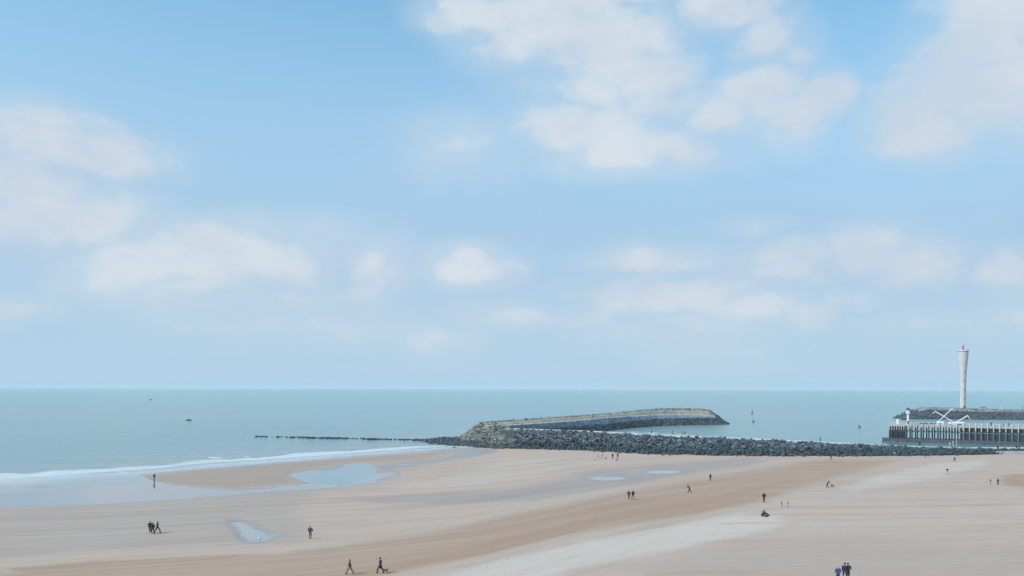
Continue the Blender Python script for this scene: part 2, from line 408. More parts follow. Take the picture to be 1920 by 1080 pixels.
m_pool, t, b = new_mat('tide pool water')
geo = t.new('ShaderNodeNewGeometry').outputs['Position']
t.put(b.inputs['Base Color'], t.mix(t.noise(t.mapping(geo, scale=(.1, .05, 1)), 1.0, 3), (.12, .26, .29), (.16, .28, .30)))
b.inputs['Roughness'].default_value = .05; b.inputs['IOR'].default_value = 1.33
bp = t.new('ShaderNodeBump'); bp.inputs['Distance'].default_value = .03; bp.inputs['Strength'].default_value = .35
t.put(bp.inputs['Height'], t.noise(t.mapping(geo, scale=(.7, .35, 1)), 1.0, 3)); t.l.new(bp.outputs[0], b.inputs['Normal'])

# ------------------------------------------------------------------ beach sheet
GX = [(-600,40),(-300,70),(-120,90),(-60,105),(-23,121),(-5,134.5),(13,158),(38,188),(76,233),(121,273),(200,335),(600,640)]
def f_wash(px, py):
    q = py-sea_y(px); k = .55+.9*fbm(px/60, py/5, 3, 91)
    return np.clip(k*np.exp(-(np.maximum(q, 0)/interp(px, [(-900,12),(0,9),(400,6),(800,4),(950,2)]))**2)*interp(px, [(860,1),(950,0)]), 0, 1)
def f_flow(px, py):
    u = (px-960)/F; D = 21.3*F/np.maximum(py-YC-(px-960)*ROLL, 3.0); D = np.minimum(D, 3000)
    return D-interp(u*D, GX)
def f_level(px, py): return sstep(1200, 1560, px+(py-940)*1.2)*.9
def polys(lst, k=1):
    def f(px, py):
        o = np.zeros_like(px)
        for poly, amt, soft_w in lst: o = np.maximum(o, amt*(1-sstep(-soft_w, soft_w, sdist(px, py, poly))))
        return o
    return f
def f_wet(px, py):
    o = np.zeros_like(px); nz = (fbm(px/22, py/3.2, 3, 77)-.45)*12
    for i, poly in enumerate(FILMS):
        o = np.maximum(o, (1, .6, .45, .5, .75)[i]*(1-sstep(-12, 9, sdist(px, py, poly)+nz)))
    for poly in POOLS.values(): o = np.maximum(o, .8*(1-sstep(-4, 16, sdist(px, py, poly))))
    o = np.maximum(o, .55*(1-sstep(-6, 40, sdist(px, py, POOLS['left_pool']))))
    o = np.maximum(o, .35*(1-sstep(-6, 60, sdist(px, py, POOLS['mid_pool']))))
    o = np.maximum(o, .35*(1-sstep(-6, 60, sdist(px, py, POOLS['far_pool']))))
    return o*(1-.75*np.exp(-((px-72)/42)**2-((py-912.5)/1.8)**2))
cols = np.concatenate([[-6000,-4000,-2600,-1800,-1200,-800,-500,-300], np.arange(-180, 2101, 4), [2200,2400,2700,3200,4200,6000,8000]])
rows = np.concatenate([np.arange(806, 826, 4), np.arange(826, 940, 1.5), np.arange(940, 1100, 2.0), [1110,1130,1160,1200,1260,1350,1500,1800,2500,4000]])
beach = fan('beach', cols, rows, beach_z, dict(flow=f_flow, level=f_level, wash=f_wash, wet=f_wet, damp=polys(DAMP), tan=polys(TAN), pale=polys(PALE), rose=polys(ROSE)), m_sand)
tag(beach, kind='structure')
mesh_obj('ground_sheet', [(-3000,-600,.9),(3000,-600,.9),(3000,14,.9),(-3000,14,.9)], [(0,1,2,3)], m_sand)['kind'] = 'structure'

# ------------------------------------------------------------------ sea sheet
def f_foam(px, py):
    s = py-sea_y(px)
    wdt = interp(px, [(-900,16),(0,11),(400,8),(800,6),(900,3)])*1.25*(.65+.8*fbm(px/55, py*0+1.3, 3, 21))
    main = np.maximum(np.exp(-((s+wdt*.5)/(wdt*.5))**2), .66*np.exp(-((s-wdt*.0)/(wdt*1.15))**2))
    main = main*interp(px, [(-900,1),(0,.95),(300,.7),(450,.75),(620,.85),(760,.75),(850,.6),(930,.25),(1000,0)])
    thin = .62*np.exp(-((s+wdt*1.7)/1.6)**2)*sstep(.45, .6, fbm(px/70, py/30, 3, 3))*interp(px, [(0,1),(800,.6),(900,0)])
    brk = .95*np.exp(-((px-405)/17)**4-((py-858)/1.5)**2) + .8*np.exp(-((px-463)/9)**2-((py-856.5)/1.5)**2)+.5*np.exp(-((px-463)/5)**2-((py-818)/1)**2)
    brk += .7*np.exp(-((px-2)/6)**2-((py-892)/2.)**2)
    edge = .75*np.exp(-((py-interp(px, [(960,803.5),(1100,806.5),(1200,811),(1300,815.5),(1400,819.5),(1500,824),(1600,829),(1700,834),(1800,838)]))/2.2)**2)*interp(px, [(960,0),(1000,.8),(1300,1),(1600,.8),(1750,.2)])*fbm(px/18, py/8, 3, 8)*1.3
    wake = .34*np.exp(-((py-interp(px, [(1380,777),(1480,782),(1560,785.5),(1700,792)]))/1.1)**2)*interp(px, [(1370,0),(1430,1),(1640,1),(1720,0)])
    return np.clip(np.maximum.reduce([main, thin, brk, edge, wake]), 0, 1)
def f_shal(px, py):
    s = py-sea_y(px)
    o = sstep(-55, 0, s)*interp(px, [(-900,1),(900,1),(1000,0)])
    return np.maximum(o, .5*np.exp(-((px-190)/22)**2-((py-876)/1.6)**2))
def sea_z(px, py):
    s = py-sea_y(px)
    k = interp(px, [(-900,1),(800,.8),(900,0)])
    z = .28*np.exp(-((s+9)/2.4)**2)*k*(.5+fbm(px/60, py/9, 2, 2))
    z = z+.3*np.exp(-((px-400)/26)**2-((py-857)/1.8)**2)+.22*np.exp(-((px-190)/25)**2-((py-875)/1.6)**2)
    z = z+.25*np.exp(-((px-120)/60)**2-((py-878)/1.8)**2)*0
    return z
scols = np.concatenate([[-9000,-5000,-2600,-1500,-900,-500], np.arange(-240, 2161, 6), [2400,2900,4000,6000,9000]])
dyr = np.concatenate([[1.6,3,4.5,6,8,10], np.arange(12, 85, 2.0), np.arange(85, 180, 1.0), [185,195,210,240,300,420,700]])
def sea_fan():
    C, Dy = np.meshgrid(scols, dyr); c = C.ravel(); dd = Dy.ravel()
    r = YC+dd+(c-960)*math.tan(ROLL)
    z = np.where(np.abs(c-960) < 3000, sea_z(c, r), 0)
    wv = dd*math.cos(ROLL)/F
    u = ((c-960)*math.cos(ROLL)+(r-YC)*math.sin(ROLL))/F
    D = (H-z)/wv
    co = np.stack([u*D, D, z], 1); nc, nr = len(scols), len(dyr)
    i = np.arange(nc-1)[None, :]+np.arange(nr-1)[:, None]*nc
    fc = np.stack([i, i+nc, i+nc+1, i+1], -1).reshape(-1, 4)
    me = bpy.data.meshes.new('sea')
    me.vertices.add(len(co)); me.vertices.foreach_set('co', co.ravel())
    me.loops.add(fc.size); me.loops.foreach_set('vertex_index', fc.ravel().astype(np.int32))
    me.polygons.add(len(fc)); me.polygons.foreach_set('loop_start', np.arange(0, fc.size, 4, dtype=np.int32))
    me.polygons.foreach_set('use_smooth', np.ones(len(fc), bool)); me.update(calc_edges=True)
    for k, fnc in (('foam', f_foam), ('shallow', f_shal)):
        a = me.attributes.new(k, 'FLOAT', 'POINT'); a.data.foreach_set('value', fnc(c, r).astype(np.float32))
    me.materials.append(m_sea)
    o = bpy.data.objects.new('sea', me); COL.objects.link(o); return o
tag(sea_fan(), kind='structure')

# ------------------------------------------------------------------ tide pools: level water lying in hollows of the sand
m_pool2 = m_pool.copy(); m_pool2.name = 'shallow pool water'
for n_ in m_pool2.node_tree.nodes:
    if n_.type == 'MIX' and n_.data_type == 'RGBA': n_.inputs[6].default_value = (.27, .29, .31, 1); n_.inputs[7].default_value = (.30, .32, .34, 1)
for k, poly in POOLS.items():
    cx = sum(p[0] for p in poly)/len(poly); cy = sum(p[1] for p in poly)/len(poly)
    vs = []
    for (x, y) in poly:
        d = math.hypot(x-cx, (y-cy)*3.5); s = (d+11)/d
        vs.append(P(cx+(x-cx)*s, cy+(y-cy)*s, POOL_Z[k]))
    tag(mesh_obj('tide_pool', vs, [tuple(range(len(vs)))], m_pool if k == 'tan_pool' else m_pool2), kind='structure')

# ------------------------------------------------------------------ rocks
def rock_mesh(seed, squash=.75):
    rs = random.Random(seed); bm = bmesh.new()
    for i in range(13):
        v = Vector((rs.gauss(0,1), rs.gauss(0,1), rs.gauss(0,1))).normalized()*rs.uniform(.82, 1.1)
        v = Vector((max(-.8, min(.8, v.x)), max(-.8, min(.8, v.y)), max(-.8, min(.8, v.z))))   # broken flat faces
        bm.verts.new((v.x, v.y, v.z*squash))
    r = bmesh.ops.convex_hull(bm, input=bm.verts)
    bmesh.ops.delete(bm, geom=[g for g in r['geom_interior'] if isinstance(g, bmesh.types.BMVert)], context='VERTS')
    bm.verts.ensure_lookup_table(); bm.verts.index_update()
    vs = [v.co.copy() for v in bm.verts]; fs = [tuple(v.index for v in f.verts) for f in bm.faces]; bm.free()
    return np.array([tuple(v) for v in vs]), np.array(fs)
ROCKS = [rock_mesh(s) for s in range(14)]

def rock_mat(name, single, dark, light, algae, algae_z, tone2=None, haze_b=0):
    m, t, b = new_mat(name)
    geo = t.new('ShaderNodeNewGeometry').outputs['Position']
    rnd = t.new('ShaderNodeObjectInfo').outputs['Random'] if single else att(t, 'tone')
    c = t.mix(rnd, dark, light)
    c = t.mix(t.math('MULTIPLY', t.ramp(t.noise(geo, 1.2, 5, .65), .35, .7), .4), c, tuple(x*.55 for x in dark))
    z = t.new('ShaderNodeSeparateXYZ'); t.l.new(geo, z.inputs[0])
    zz = t.math('ADD', z.outputs[2], t.math('MULTIPLY', t.math('SUBTRACT', t.noise(geo, .12, 4, .6), .5), 4.0))
    a = t.ramp(zz, algae_z[0], algae_z[1], 1, 0)
    c = t.mix(t.math('MULTIPLY', a, .85), c, algae)
    if tone2:      # brownish weed and mud on the lowest stones
        a2 = t.ramp(zz, tone2[1]-.8, tone2[1]+.5, 1, 0); c = t.mix(t.math('MULTIPLY', a2, .8), c, tone2[0])
    t.put(b.inputs['Base Color'], c)
    b.inputs['Roughness'].default_value = .62; b.inputs['Specular IOR Level'].default_value = .35
    bp = t.new('ShaderNodeBump'); bp.inputs['Strength'].default_value = .6; bp.inputs['Distance'].default_value = .12
    t.put(bp.inputs['Height'], t.noise(geo, 3.0, 4, .6)); t.l.new(bp.outputs[0], b.inputs['Normal'])
    return m
def scatter(name, pts, sizes, tones, mat, parent):
    """many small boulders as one joined mesh"""
    V = []; Fc = []; T = []; base = 0
    for p, s, tn in zip(pts, sizes, tones):
        rv, rf = ROCKS[RS.randint(len(ROCKS))]
        e = Matrix.Rotation(RS.uniform(0, 6.28), 3, 'Z') @ Matrix.Rotation(RS.uniform(-.5, .5), 3, 'X') @ Matrix.Rotation(RS.uniform(-.5, .5), 3, 'Y')
        sc = np.array([s*RS.uniform(.8, 1.35), s*RS.uniform(.8, 1.2), s*RS.uniform(.75, 1.1)])
        v = (rv*sc) @ np.array(e).T + np.array(p)
        V.append(v); Fc.append(rf+base); T.append(np.full(len(v), tn)); base += len(v)
    V = np.concatenate(V); Fc = np.concatenate(Fc); T = np.concatenate(T)
    if parent is not None: V = V-np.array(parent.location)
    me = bpy.data.meshes.new(name)
    me.vertices.add(len(V)); me.vertices.foreach_set('co', V.ravel())
    me.loops.add(Fc.size); me.loops.foreach_set('vertex_index', Fc.ravel().astype(np.int32))
    me.polygons.add(len(Fc)); me.polygons.foreach_set('loop_start', np.arange(0, Fc.size, 3, dtype=np.int32))
    me.update(calc_edges=True)
    a = me.attributes.new('tone', 'FLOAT', 'POINT'); a.data.foreach_set('value', T.astype(np.float32))
    me.materials.append(mat)
    o = bpy.data.objects.new(name, me); COL.objects.link(o); o.parent = parent; o['kind'] = 'stuff'
    return o
def rock_parts(pts, sizes, mat, parent, meshes):
    for p, s in zip(pts, sizes):
        o = bpy.data.objects.new('rock', meshes[RS.randint(len(meshes))]); COL.objects.link(o); o.parent = parent
        o.location = Vector(p)-parent.location
        o.rotation_euler = (RS.uniform(-.4, .4), RS.uniform(-.4, .4), RS.uniform(0, 6.28))
        o.scale = (s*RS.uniform(.85, 1.3), s*RS.uniform(.8, 1.2), s*RS.uniform(.75, 1.1))
def rock_lib(mat):
    L = []
    for rv, rf in ROCKS:
        me = bpy.data.meshes.new('rock'); me.from_pydata(rv.tolist(), [], rf.tolist()); me.materials.append(mat); L.append(me)
    return L
def patch(top, base, n, jit=.3, powv=1.0):
    """random points on the ruled slope between two polylines"""
    def along(L, t):
        d = [0]
        for a, b in zip(L, L[1:]): d.append(d[-1]+(b-a).length)
        s = t*d[-1]
        for k in range(len(L)-1):
            if s <= d[k+1] or k == len(L)-2:
                f = (s-d[k])/(d[k+1]-d[k]+1e-9); return L[k].lerp(L[k+1], f)
    pts = []; vv = []
    for i in range(n):
        u = RS.rand(); v = RS.rand()**powv
        p = along(top, u).lerp(along(base, u), v)+Vector((RS.uniform(-jit, jit), RS.uniform(-jit, jit), RS.uniform(-.15, .25)))
        pts.append(p); vv.append(v)
    return pts, vv
def loft(lines, name, mat, parent, thick_close=True):
    n = len(lines[0]); V = [p for L in lines for p in L]; Fs = []
    for k in range(len(lines)-1):
        for i in range(n-1): Fs.append((k*n+i, k*n+i+1, (k+1)*n+i+1, (k+1)*n+i))
    for e in (0, n-1): Fs.append(tuple(k*n+e for k in range(len(lines))))
    return mesh_obj(name, V, Fs, mat, parent)

m_conc = simple('weathered pale concrete', (.46, .46, .45), .85, .2, .6, grime=((.2, .2, .19), .5))
m_core = simple('dark rubble core', (.05, .06, .065), .9, .3, .8)
m_yel = simple('lichen yellow stone wall', (.36, .34, .28), .9, .25, .35, grime=((.2, .21, .15), .5))
m_pave = simple('blue grey paving stone slope', (.20, .255, .32), .7, .35, .35, grime=((.33, .36, .40), .8))
mr_groyne = rock_mat('groyne boulder', True, (.060, .078, .092), (.20, .245, .285), (.018, .052, .058), (1.2, 3.2), ((.10, .085, .078), .9))  # blue tint of the distant air is put into the stone colours
mr_groyne_s = rock_mat('groyne rubble', False, (.055, .072, .088), (.175, .222, .265), (.018, .052, .058), (1.2, 3.2), ((.10, .085, .078), .9))  # same haze blue worked into the rubble tones
mr_hill_s = rock_mat('pale lichen boulder', False, (.085, .10, .09), (.33, .33, .285), (.04, .05, .065), (.7, 2.6))
mr_hill = rock_mat('pale lichen boulder face', True, (.085, .10, .09), (.33, .33, .285), (.04, .05, .065), (.7, 2.6))
mr_dark_s = rock_mat('wet dark rubble', False, (.05, .070, .088), (.13, .165, .205), (.032, .052, .066), (-1, .8))  # base colours lifted and blued to stand for sea air haze

# --- the long rock groyne that closes the beach
gx = [870, 930, 965, 1000, 1050, 1100, 1200, 1300, 1400, 1500, 1600, 1700, 1780, 1860, 1960, 2200]
base_y = [(870,835),(960,839),(1050,842),(1100,843),(1200,850),(1300,852),(1400,853.5),(1500,854),(1650,853.5),(1750,852.5),(1850,850),(1920,849),(2200,847)]
crest_y = [(870,822),(930,806),(960,806),(1000,806.8),(1100,810),(1200,815),(1300,820),(1400,824),(1500,829),(1600,834),(1700,839),(1800,842),(1920,843.5),(2200,843.5)]
crest_z = [(870,1.5),(930,5.0),(960,5.7),(1100,5.2),(1250,4.5),(1400,3.9),(1600,2.8),(1700,2.2),(1800,1.7),(1920,1.4),(2200,1.4)]
GB = [P(x, float(interp(x, base_y)), .45) for x in gx]
GC = [P(x, float(interp(x, crest_y)), float(interp(x, crest_z))) for x in gx]
GC2 = [p+Vector((0, 4.2, .0)) for p in GC]
GB2 = [Vector((p.x, p.y+14, -1.5)) for p in GC]
groyne = empty('rock_groyne', tuple(GB[7]), label='long low groyne of dark boulders with a pale crest path across the beach end', cat='groyne')
low = Vector((0, 0, -.45))
loft([[p+low*2 for p in GB], [p+low for p in GC], [p+low for p in GC2], GB2], 'rubble_core', m_core, groyne)
i0 = 2
m_path = simple('bleached crest concrete', (.64, .65, .65), .85, .25, .25, grime=((.2, .22, .23), .8))
loft([[p+Vector((0,0,-.35)) for p in GC[i0:]], [p+Vector((0,0,.38)) for p in GC[i0:]], [p+Vector((0,0,.38)) for p in GC2[i0:]], [p+Vector((0,0,-.35)) for p in GC2[i0:]]], 'crest_path', m_path, groyne)
pts, vv = patch(GC[2:], GB[2:], 7500, .5)
sz = .33+.55*RS.rand(len(pts))**1.5; tn = RS.rand(len(pts))**1.9
pts = [p-Vector((0, .8, .2)) if v < .06 else p for p, v in zip(pts, vv)]
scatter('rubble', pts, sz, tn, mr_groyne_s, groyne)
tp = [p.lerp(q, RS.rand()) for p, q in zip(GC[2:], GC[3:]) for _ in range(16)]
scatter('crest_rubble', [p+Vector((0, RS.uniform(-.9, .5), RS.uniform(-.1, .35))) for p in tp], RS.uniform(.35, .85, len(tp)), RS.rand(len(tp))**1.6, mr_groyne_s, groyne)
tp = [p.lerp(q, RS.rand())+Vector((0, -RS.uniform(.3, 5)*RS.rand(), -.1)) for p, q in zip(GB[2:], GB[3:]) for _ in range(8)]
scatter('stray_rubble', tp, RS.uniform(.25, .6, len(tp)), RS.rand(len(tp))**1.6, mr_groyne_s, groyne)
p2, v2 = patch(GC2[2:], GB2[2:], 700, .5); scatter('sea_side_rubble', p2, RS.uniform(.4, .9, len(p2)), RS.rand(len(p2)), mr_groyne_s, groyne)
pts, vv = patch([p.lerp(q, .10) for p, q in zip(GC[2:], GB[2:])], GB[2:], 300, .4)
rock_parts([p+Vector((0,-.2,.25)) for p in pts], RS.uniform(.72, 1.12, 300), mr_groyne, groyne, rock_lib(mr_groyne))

# --- low dark rubble in front of the mound, running out into the surf
poly = [(785,825),(800,823.5),(830,820),(862,820),(885,824),(930,832),(965,839),(940,840.5),(900,838),(870,835),(830,833),(805,830)]
pts = []
while len(pts) < 1500:
    x, y = RS.uniform(785, 965), RS.uniform(819, 841)
    if sdist([x], [y], poly)[0] < 0: pts.append(P(x, y, RS.uniform(.0, .55)))
reef = empty('rubble_reef', tuple(P(860, 830, 0)), label='flat spread of dark wet rubble in the surf below the pale boulder mound', cat='rocks')
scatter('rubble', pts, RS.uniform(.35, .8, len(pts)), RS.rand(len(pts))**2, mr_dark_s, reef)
# --- broken line of stones reaching left into the sea
line = empty('sunken_stone_row', tuple(P(640, 821, 0)), label='thin broken row of black stones reaching left into the sea from the rubble', cat='groyne')
segs = [(476,503,.7),(507,512,.4),(516,530,.8),(533,540,.5),(543,566,.9),(568,592,1),(596,640,.95),(642,652,1),(654,672,.6),(676,690,.9),(688,712,1),(710,734,.8),(736,776,.8),(774,800,1.1)]
pts = []; sz = []
for a, bb, k in segs:
    for i in range(int((bb-a)*1.5*k)+2):
        x = RS.uniform(a, bb); y = 818.2+(x-476)*.0215+RS.uniform(-.6, .6)
        pts.append(P(x, y, RS.uniform(-.1, .35*k))); sz.append(RS.uniform(.4, .8)*k)
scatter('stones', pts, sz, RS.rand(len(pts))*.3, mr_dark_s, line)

# --- pale boulder mound: the near end of the west breakwater
west = empty('west_breakwater', tuple(P(1140, 808, 0)), label='long curved stone breakwater with pale promenade, rising from a mound of pale boulders', cat='breakwater')
HT = [PD(862, 824, 372), PD(872, 817, 376), PD(886, 806, 381), PD(905, 792.5, 386), PD(922, 795, 384), PD(940, 799, 376), PD(968, 806, 366)]
HB = [P(850, 829, .2), P(862, 832, .3), P(880, 834, .3), P(905, 836, .3), P(930, 838, .35), P(948, 839, .4), P(972, 840.5, .4)]
HK = [Vector((p.x+3, p.y+12, -1)) for p in HT]
loft([[p+Vector((0,0,-.6)) for p in HB], [p+Vector((0,0,-.7)) for p in HT], HK], 'mound_core', m_core, west)
pts, vv = patch(HT, HB, 1500, .6)
scatter('mound_rubble', pts, RS.uniform(.5, 1.0, len(pts)), RS.rand(len(pts))**1.3, mr_hill_s, west)
pts, vv = patch(HT, [a.lerp(b_, .8) for a, b_ in zip(HT, HB)], 150, .4)
rock_parts([p+Vector((0,-.3,.3)) for p in pts], RS.uniform(.9, 1.45, 150), mr_hill, west, rock_lib(mr_hill))
# --- the breakwater itself (stations from the mound to the head)
wx = [908, 935, 960, 1016, 1075, 1130, 1180, 1233, 1270, 1303, 1330, 1342]
crest = [(908,792),(960,788.8),(1016,784.5),(1075,780.5),(1130,776.7),(1180,771.5),(1233,766.3),(1303,766.6),(1330,769),(1342,778)]
cd = [(908,388),(960,398),(1016,420),(1075,452),(1130,488),(1180,524),(1233,558),(1270,573),(1303,580),(1342,580)]
wb = [(908,796),(935,796.8),(1000,791.8),(1080,786.5),(1140,780.5),(1200,777),(1260,775),(1310,776.5),(1330,777),(1342,780.5)]
wf = [(908,799),(935,799.2),(1000,795),(1080,789.5),(1140,783.5),(1200,779.6),(1260,777.8),(1310,778.6),(1330,779.2),(1342,782)]
bb_ = [(908,806),(960,806),(1016,805),(1075,801),(1130,795.8),(1147,794),(1200,788.2),(1233,785.5),(1270,784),(1303,783.5),(1330,783.5),(1342,785)]
wl = [(908,826),(960,824),(1016,820),(1075,814),(1130,809),(1147,807),(1170,803.5),(1200,800.5),(1233,798.6),(1303,797),(1330,796.4),(1342,796.2)]
CR = [PD(x, float(interp(x, crest)), float(interp(x, cd))) for x in wx]
WBk = [PD(x, float(interp(x, wb)), float(interp(x, cd))-13) for x in wx]
WFr = [PD(x, float(interp(x, wf)), float(interp(x, cd))-17) for x in wx]
WL = [P(x, float(interp(x, wl)), 0) for x in wx]
BB = []
for x, a, c_ in zip(wx, WFr, WL):
    D = a.y+(c_.y-a.y)*.42; BB.append(PD(x, float(interp(x, bb_)), D))
TIP = P(1367, 795.4, 0)
def ext(L, p): return L+[p]
CRb = [p+Vector((0, 3, 0)) for p in CR]; BK = [Vector((p.x, p.y+22, -1.5)) for p in CR]
loft([WBk, CR, CRb], 'crest_wall', m_yel, west)
loft([CRb, BK], 'sea_side_slope', m_core, west)
loft([[p+Vector((0,0,-.1)) for p in WBk], WFr], 'promenade', m_conc, west)
loft([WFr, BB], 'paved_slope', m_pave, west)
BBt = BB+[TIP.lerp(BB[-1], .5)]; WLt = WL+[TIP]
loft([[p+Vector((0,0,-.5)) for p in BB], [p+Vector((0,0,-.9)) for p in WL]], 'rubble_core', m_core, west)
pts, vv = patch(BBt, WLt, 2600, .5)
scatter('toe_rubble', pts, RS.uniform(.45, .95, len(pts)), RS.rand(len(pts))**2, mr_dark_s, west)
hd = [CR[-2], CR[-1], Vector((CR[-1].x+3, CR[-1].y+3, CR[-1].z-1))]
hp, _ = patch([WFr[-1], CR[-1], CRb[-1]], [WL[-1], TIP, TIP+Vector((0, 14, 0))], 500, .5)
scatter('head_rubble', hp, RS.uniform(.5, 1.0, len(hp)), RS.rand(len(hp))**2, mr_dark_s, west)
loft([[WFr[-1]+Vector((0,0,-.4)), CR[-1]+Vector((0,0,-.5)), CRb[-1]], [WL[-1]+Vector((0,0,-.8)), TIP+Vector((-1,0,-.8)), TIP+Vector((0,14,-1))]], 'head_core', m_core, west)
cr_ = [p.lerp(q_, RS.rand())+Vector((0, RS.uniform(-2.5, 1.5), RS.uniform(-.25, .2))) for p, q_ in zip(CR, CR[1:]) for _ in range(36)]
scatter('crest_rubble', cr_, RS.uniform(.3, .75, len(cr_)), RS.rand(len(cr_)), rock_mat('lichen crest stone', False, (.17, .17, .13), (.38, .36, .28), (.1, .12, .1), (-3, -2)), west)
pr_, _ = patch(CR[1:], WBk[1:], 420, .4)
scatter('terrace_stones', [p-Vector((0,0,.15)) for p in pr_], RS.uniform(.3, .7, len(pr_)), RS.rand(len(pr_)), rock_mat('terrace stone', False, (.22, .22, .17), (.40, .38, .31), (.1, .12, .1), (-3, -2)), west)
# blocks lying on the paved slope
pts, vv = patch(WFr[1:9], BB[1:9], 420, .3)
scatter('slope_blocks', pts, RS.uniform(.3, .7, len(pts)), RS.rand(len(pts)), rock_mat('pale slope block', False, (.16, .20, .25), (.38, .42, .48), (.1, .12, .14), (-3, -2)), west)
# pieces of the crest wall: upright coping stones one can pick out
cs = MB(); cs.box((0, 0, 0), (1.5, .8, .5)); cme = cs.mesh('coping_stone', m_yel)
for k in range(110):
    tpos = k/109*(len(CR)-1.001); i = int(tpos); p = CR[i].lerp(CR[i+1], tpos-i)
    o = bpy.data.objects.new('coping_stone', cme); COL.objects.link(o); o.parent = west
    o.location = p+Vector((0, 1.2, .12))-west.location; d = CR[i+1]-CR[i]
    o.rotation_euler = (0, 0, math.atan2(d.y, d.x)+RS.uniform(-.05, .05)); o.scale = (RS.uniform(.7, 1.2), .8, RS.uniform(.4, .9))

# --- east breakwater with the radar tower
east = empty('east_breakwater', tuple(P(1800, 787, 0)), label='distant dark breakwater behind the timber pier carrying the tall pale tower', cat='breakwater')
ex = [1722, 1732, 1745, 1775, 1805, 1840, 1880, 1920, 2000, 2200]
ECR = [PD(x, float(interp(x, [(1722,769.5),(1732,765.5),(1745,763.5),(1805,764.5),(1850,766.5),(1920,768),(2200,775)])), 700) for x in ex]
EMB = [PD(x, float(interp(x, [(1722,772),(1745,768),(1775,770),(1805,771.5),(1850,772.5),(1920,774),(2200,780)])), 691) for x in ex]
EWL = [P(x-(16 if x < 1730 else 8 if x < 1740 else 0), float(interp(x, [(1700,785.8),(1750,786.3),(1920,787.5),(2200,791)])), 0) for x in ex]
EBK = [Vector((p.x, 730, -1)) for p in ECR]; ECB = [p+Vector((0, 14, 0)) for p in ECR]
loft([EMB, ECR, ECB, EBK], 'promenade_bank', simple('grey lavender bank', (.27, .28, .29), .9, .3, .12), east)
loft([[p+Vector((0,0,-.4)) for p in EMB], [p+Vector((0,0,-.9)) for p in EWL]], 'rubble_core', m_core, east)
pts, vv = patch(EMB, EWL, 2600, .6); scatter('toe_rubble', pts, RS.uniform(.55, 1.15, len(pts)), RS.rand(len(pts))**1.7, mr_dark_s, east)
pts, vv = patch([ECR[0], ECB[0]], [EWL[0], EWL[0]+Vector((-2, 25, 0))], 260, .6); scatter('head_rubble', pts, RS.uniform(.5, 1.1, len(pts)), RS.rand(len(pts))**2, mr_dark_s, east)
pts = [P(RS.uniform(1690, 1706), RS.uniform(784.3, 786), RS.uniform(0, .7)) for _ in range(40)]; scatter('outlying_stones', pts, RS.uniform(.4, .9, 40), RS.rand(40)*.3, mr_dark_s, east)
pts, vv = patch(ECR[1:], EMB[1:], 260, .3); scatter('bank_blocks', [p+Vector((0,-.3,.2)) for p in pts], RS.uniform(.35, .8, len(pts)), RS.rand(len(pts)), rock_mat('bank block', False, (.12, .14, .15), (.38, .38, .36), (.1, .12, .14), (-3, -2)), east)

# radar tower
m_tower = simple('pale tower concrete', (.60, .575, .575), .8, .08, .12, grime=((.46, .42, .42), .35))
m_red = simple('signal red paint', (.55, .05, .06), .5, .15, 2)
m_white = simple('white gloss paint', (.78, .79, .80), .45, .08, 2, grime=((.45, .42, .38), .35))
m_glass = simple('dark lantern glass', (.03, .04, .05), .15, .1, 2)
m_dark = simple('dark painted metal', (.035, .04, .05), .5, .2, 2, metal=.2)
tb = PD(1805.5, 766, 706); k = 706/F
tower = empty('radar_tower', tuple(tb), label='tall slender pale concrete tower widening upwards under a red mast', cat='tower')
q = MB(); q.lathe([(2.25,-1),(2.2,0),(2.15,9),(2.2,18),(2.45,26),(2.9,33),(3.4,38),(3.75,42),(3.85,44.2)], n=12); q.build('shaft', m_tower, tower)
q = MB(); q.lathe([(3.9,44.2),(3.95,46.2),(3.7,46.6),(3.3,46.6)], n=12); q.build('observation_head', m_tower, tower)
q = MB(); q.lathe([(3.97,44.9),(3.97,45.6)], n=12); q.build('window_band', simple('dull tower window', (.22, .25, .28), .3, .1, 2), tower)
q = MB()
for i in range(12):
    a = 2*math.pi*i/12; q.bar((3.4*math.cos(a), 3.4*math.sin(a), 46.6), (3.4*math.cos(a), 3.4*math.sin(a), 47.5), .05)
    a2 = 2*math.pi*(i+1)/12
    q.bar((3.4*math.cos(a), 3.4*math.sin(a), 47.5), (3.4*math.cos(a2), 3.4*math.sin(a2), 47.5), .05)
q.build('roof_railing', m_tower, tower)
q = MB(); q.lathe([(.75,46.6),(.7,48.3),(.42,48.5),(.4,50.2),(.16,50.4),(.12,51.2)], n=8); q.build('red_mast', m_red, tower)
q = MB(); q.box((0, 0, 49.3), (2.0, .25, .4)); q.bar((0,0,48.4),(0,0,49.2),.14); o = q.build('radar_scanner', m_dark, tower)
q = MB(); q.box((0, -2.2, 1.1), (1.0, .3, 2.2)); q.build('door', m_dark, tower)
q = MB()
for z in (8, 15, 22, 29): q.box((0, -2.35-(.4 if z > 26 else 0), z), (.5, .5, .9))
q.build('slit_window', m_dark, tower)
hut = empty('breakwater_hut', tuple(PD(1843, 768.5, 700)), label='small pale hut on the far breakwater to the right of the tall tower', cat='hut')
q = MB(); q.box((0, 0, .9), (3.6, 2.6, 2.0)); q.build('wall', m_conc, hut)
q = MB(); q.add([(-2,-1.5,1.9),(2,-1.5,1.9),(2,1.5,1.9),(-2,1.5,1.9),(-2,0,2.6),(2,0,2.6)], [(0,1,5,4),(2,3,4,5),(0,4,3),(1,2,5),(0,3,2,1)]); q.build('roof', simple('tan roof felt', (.27,.22,.17)), hut)
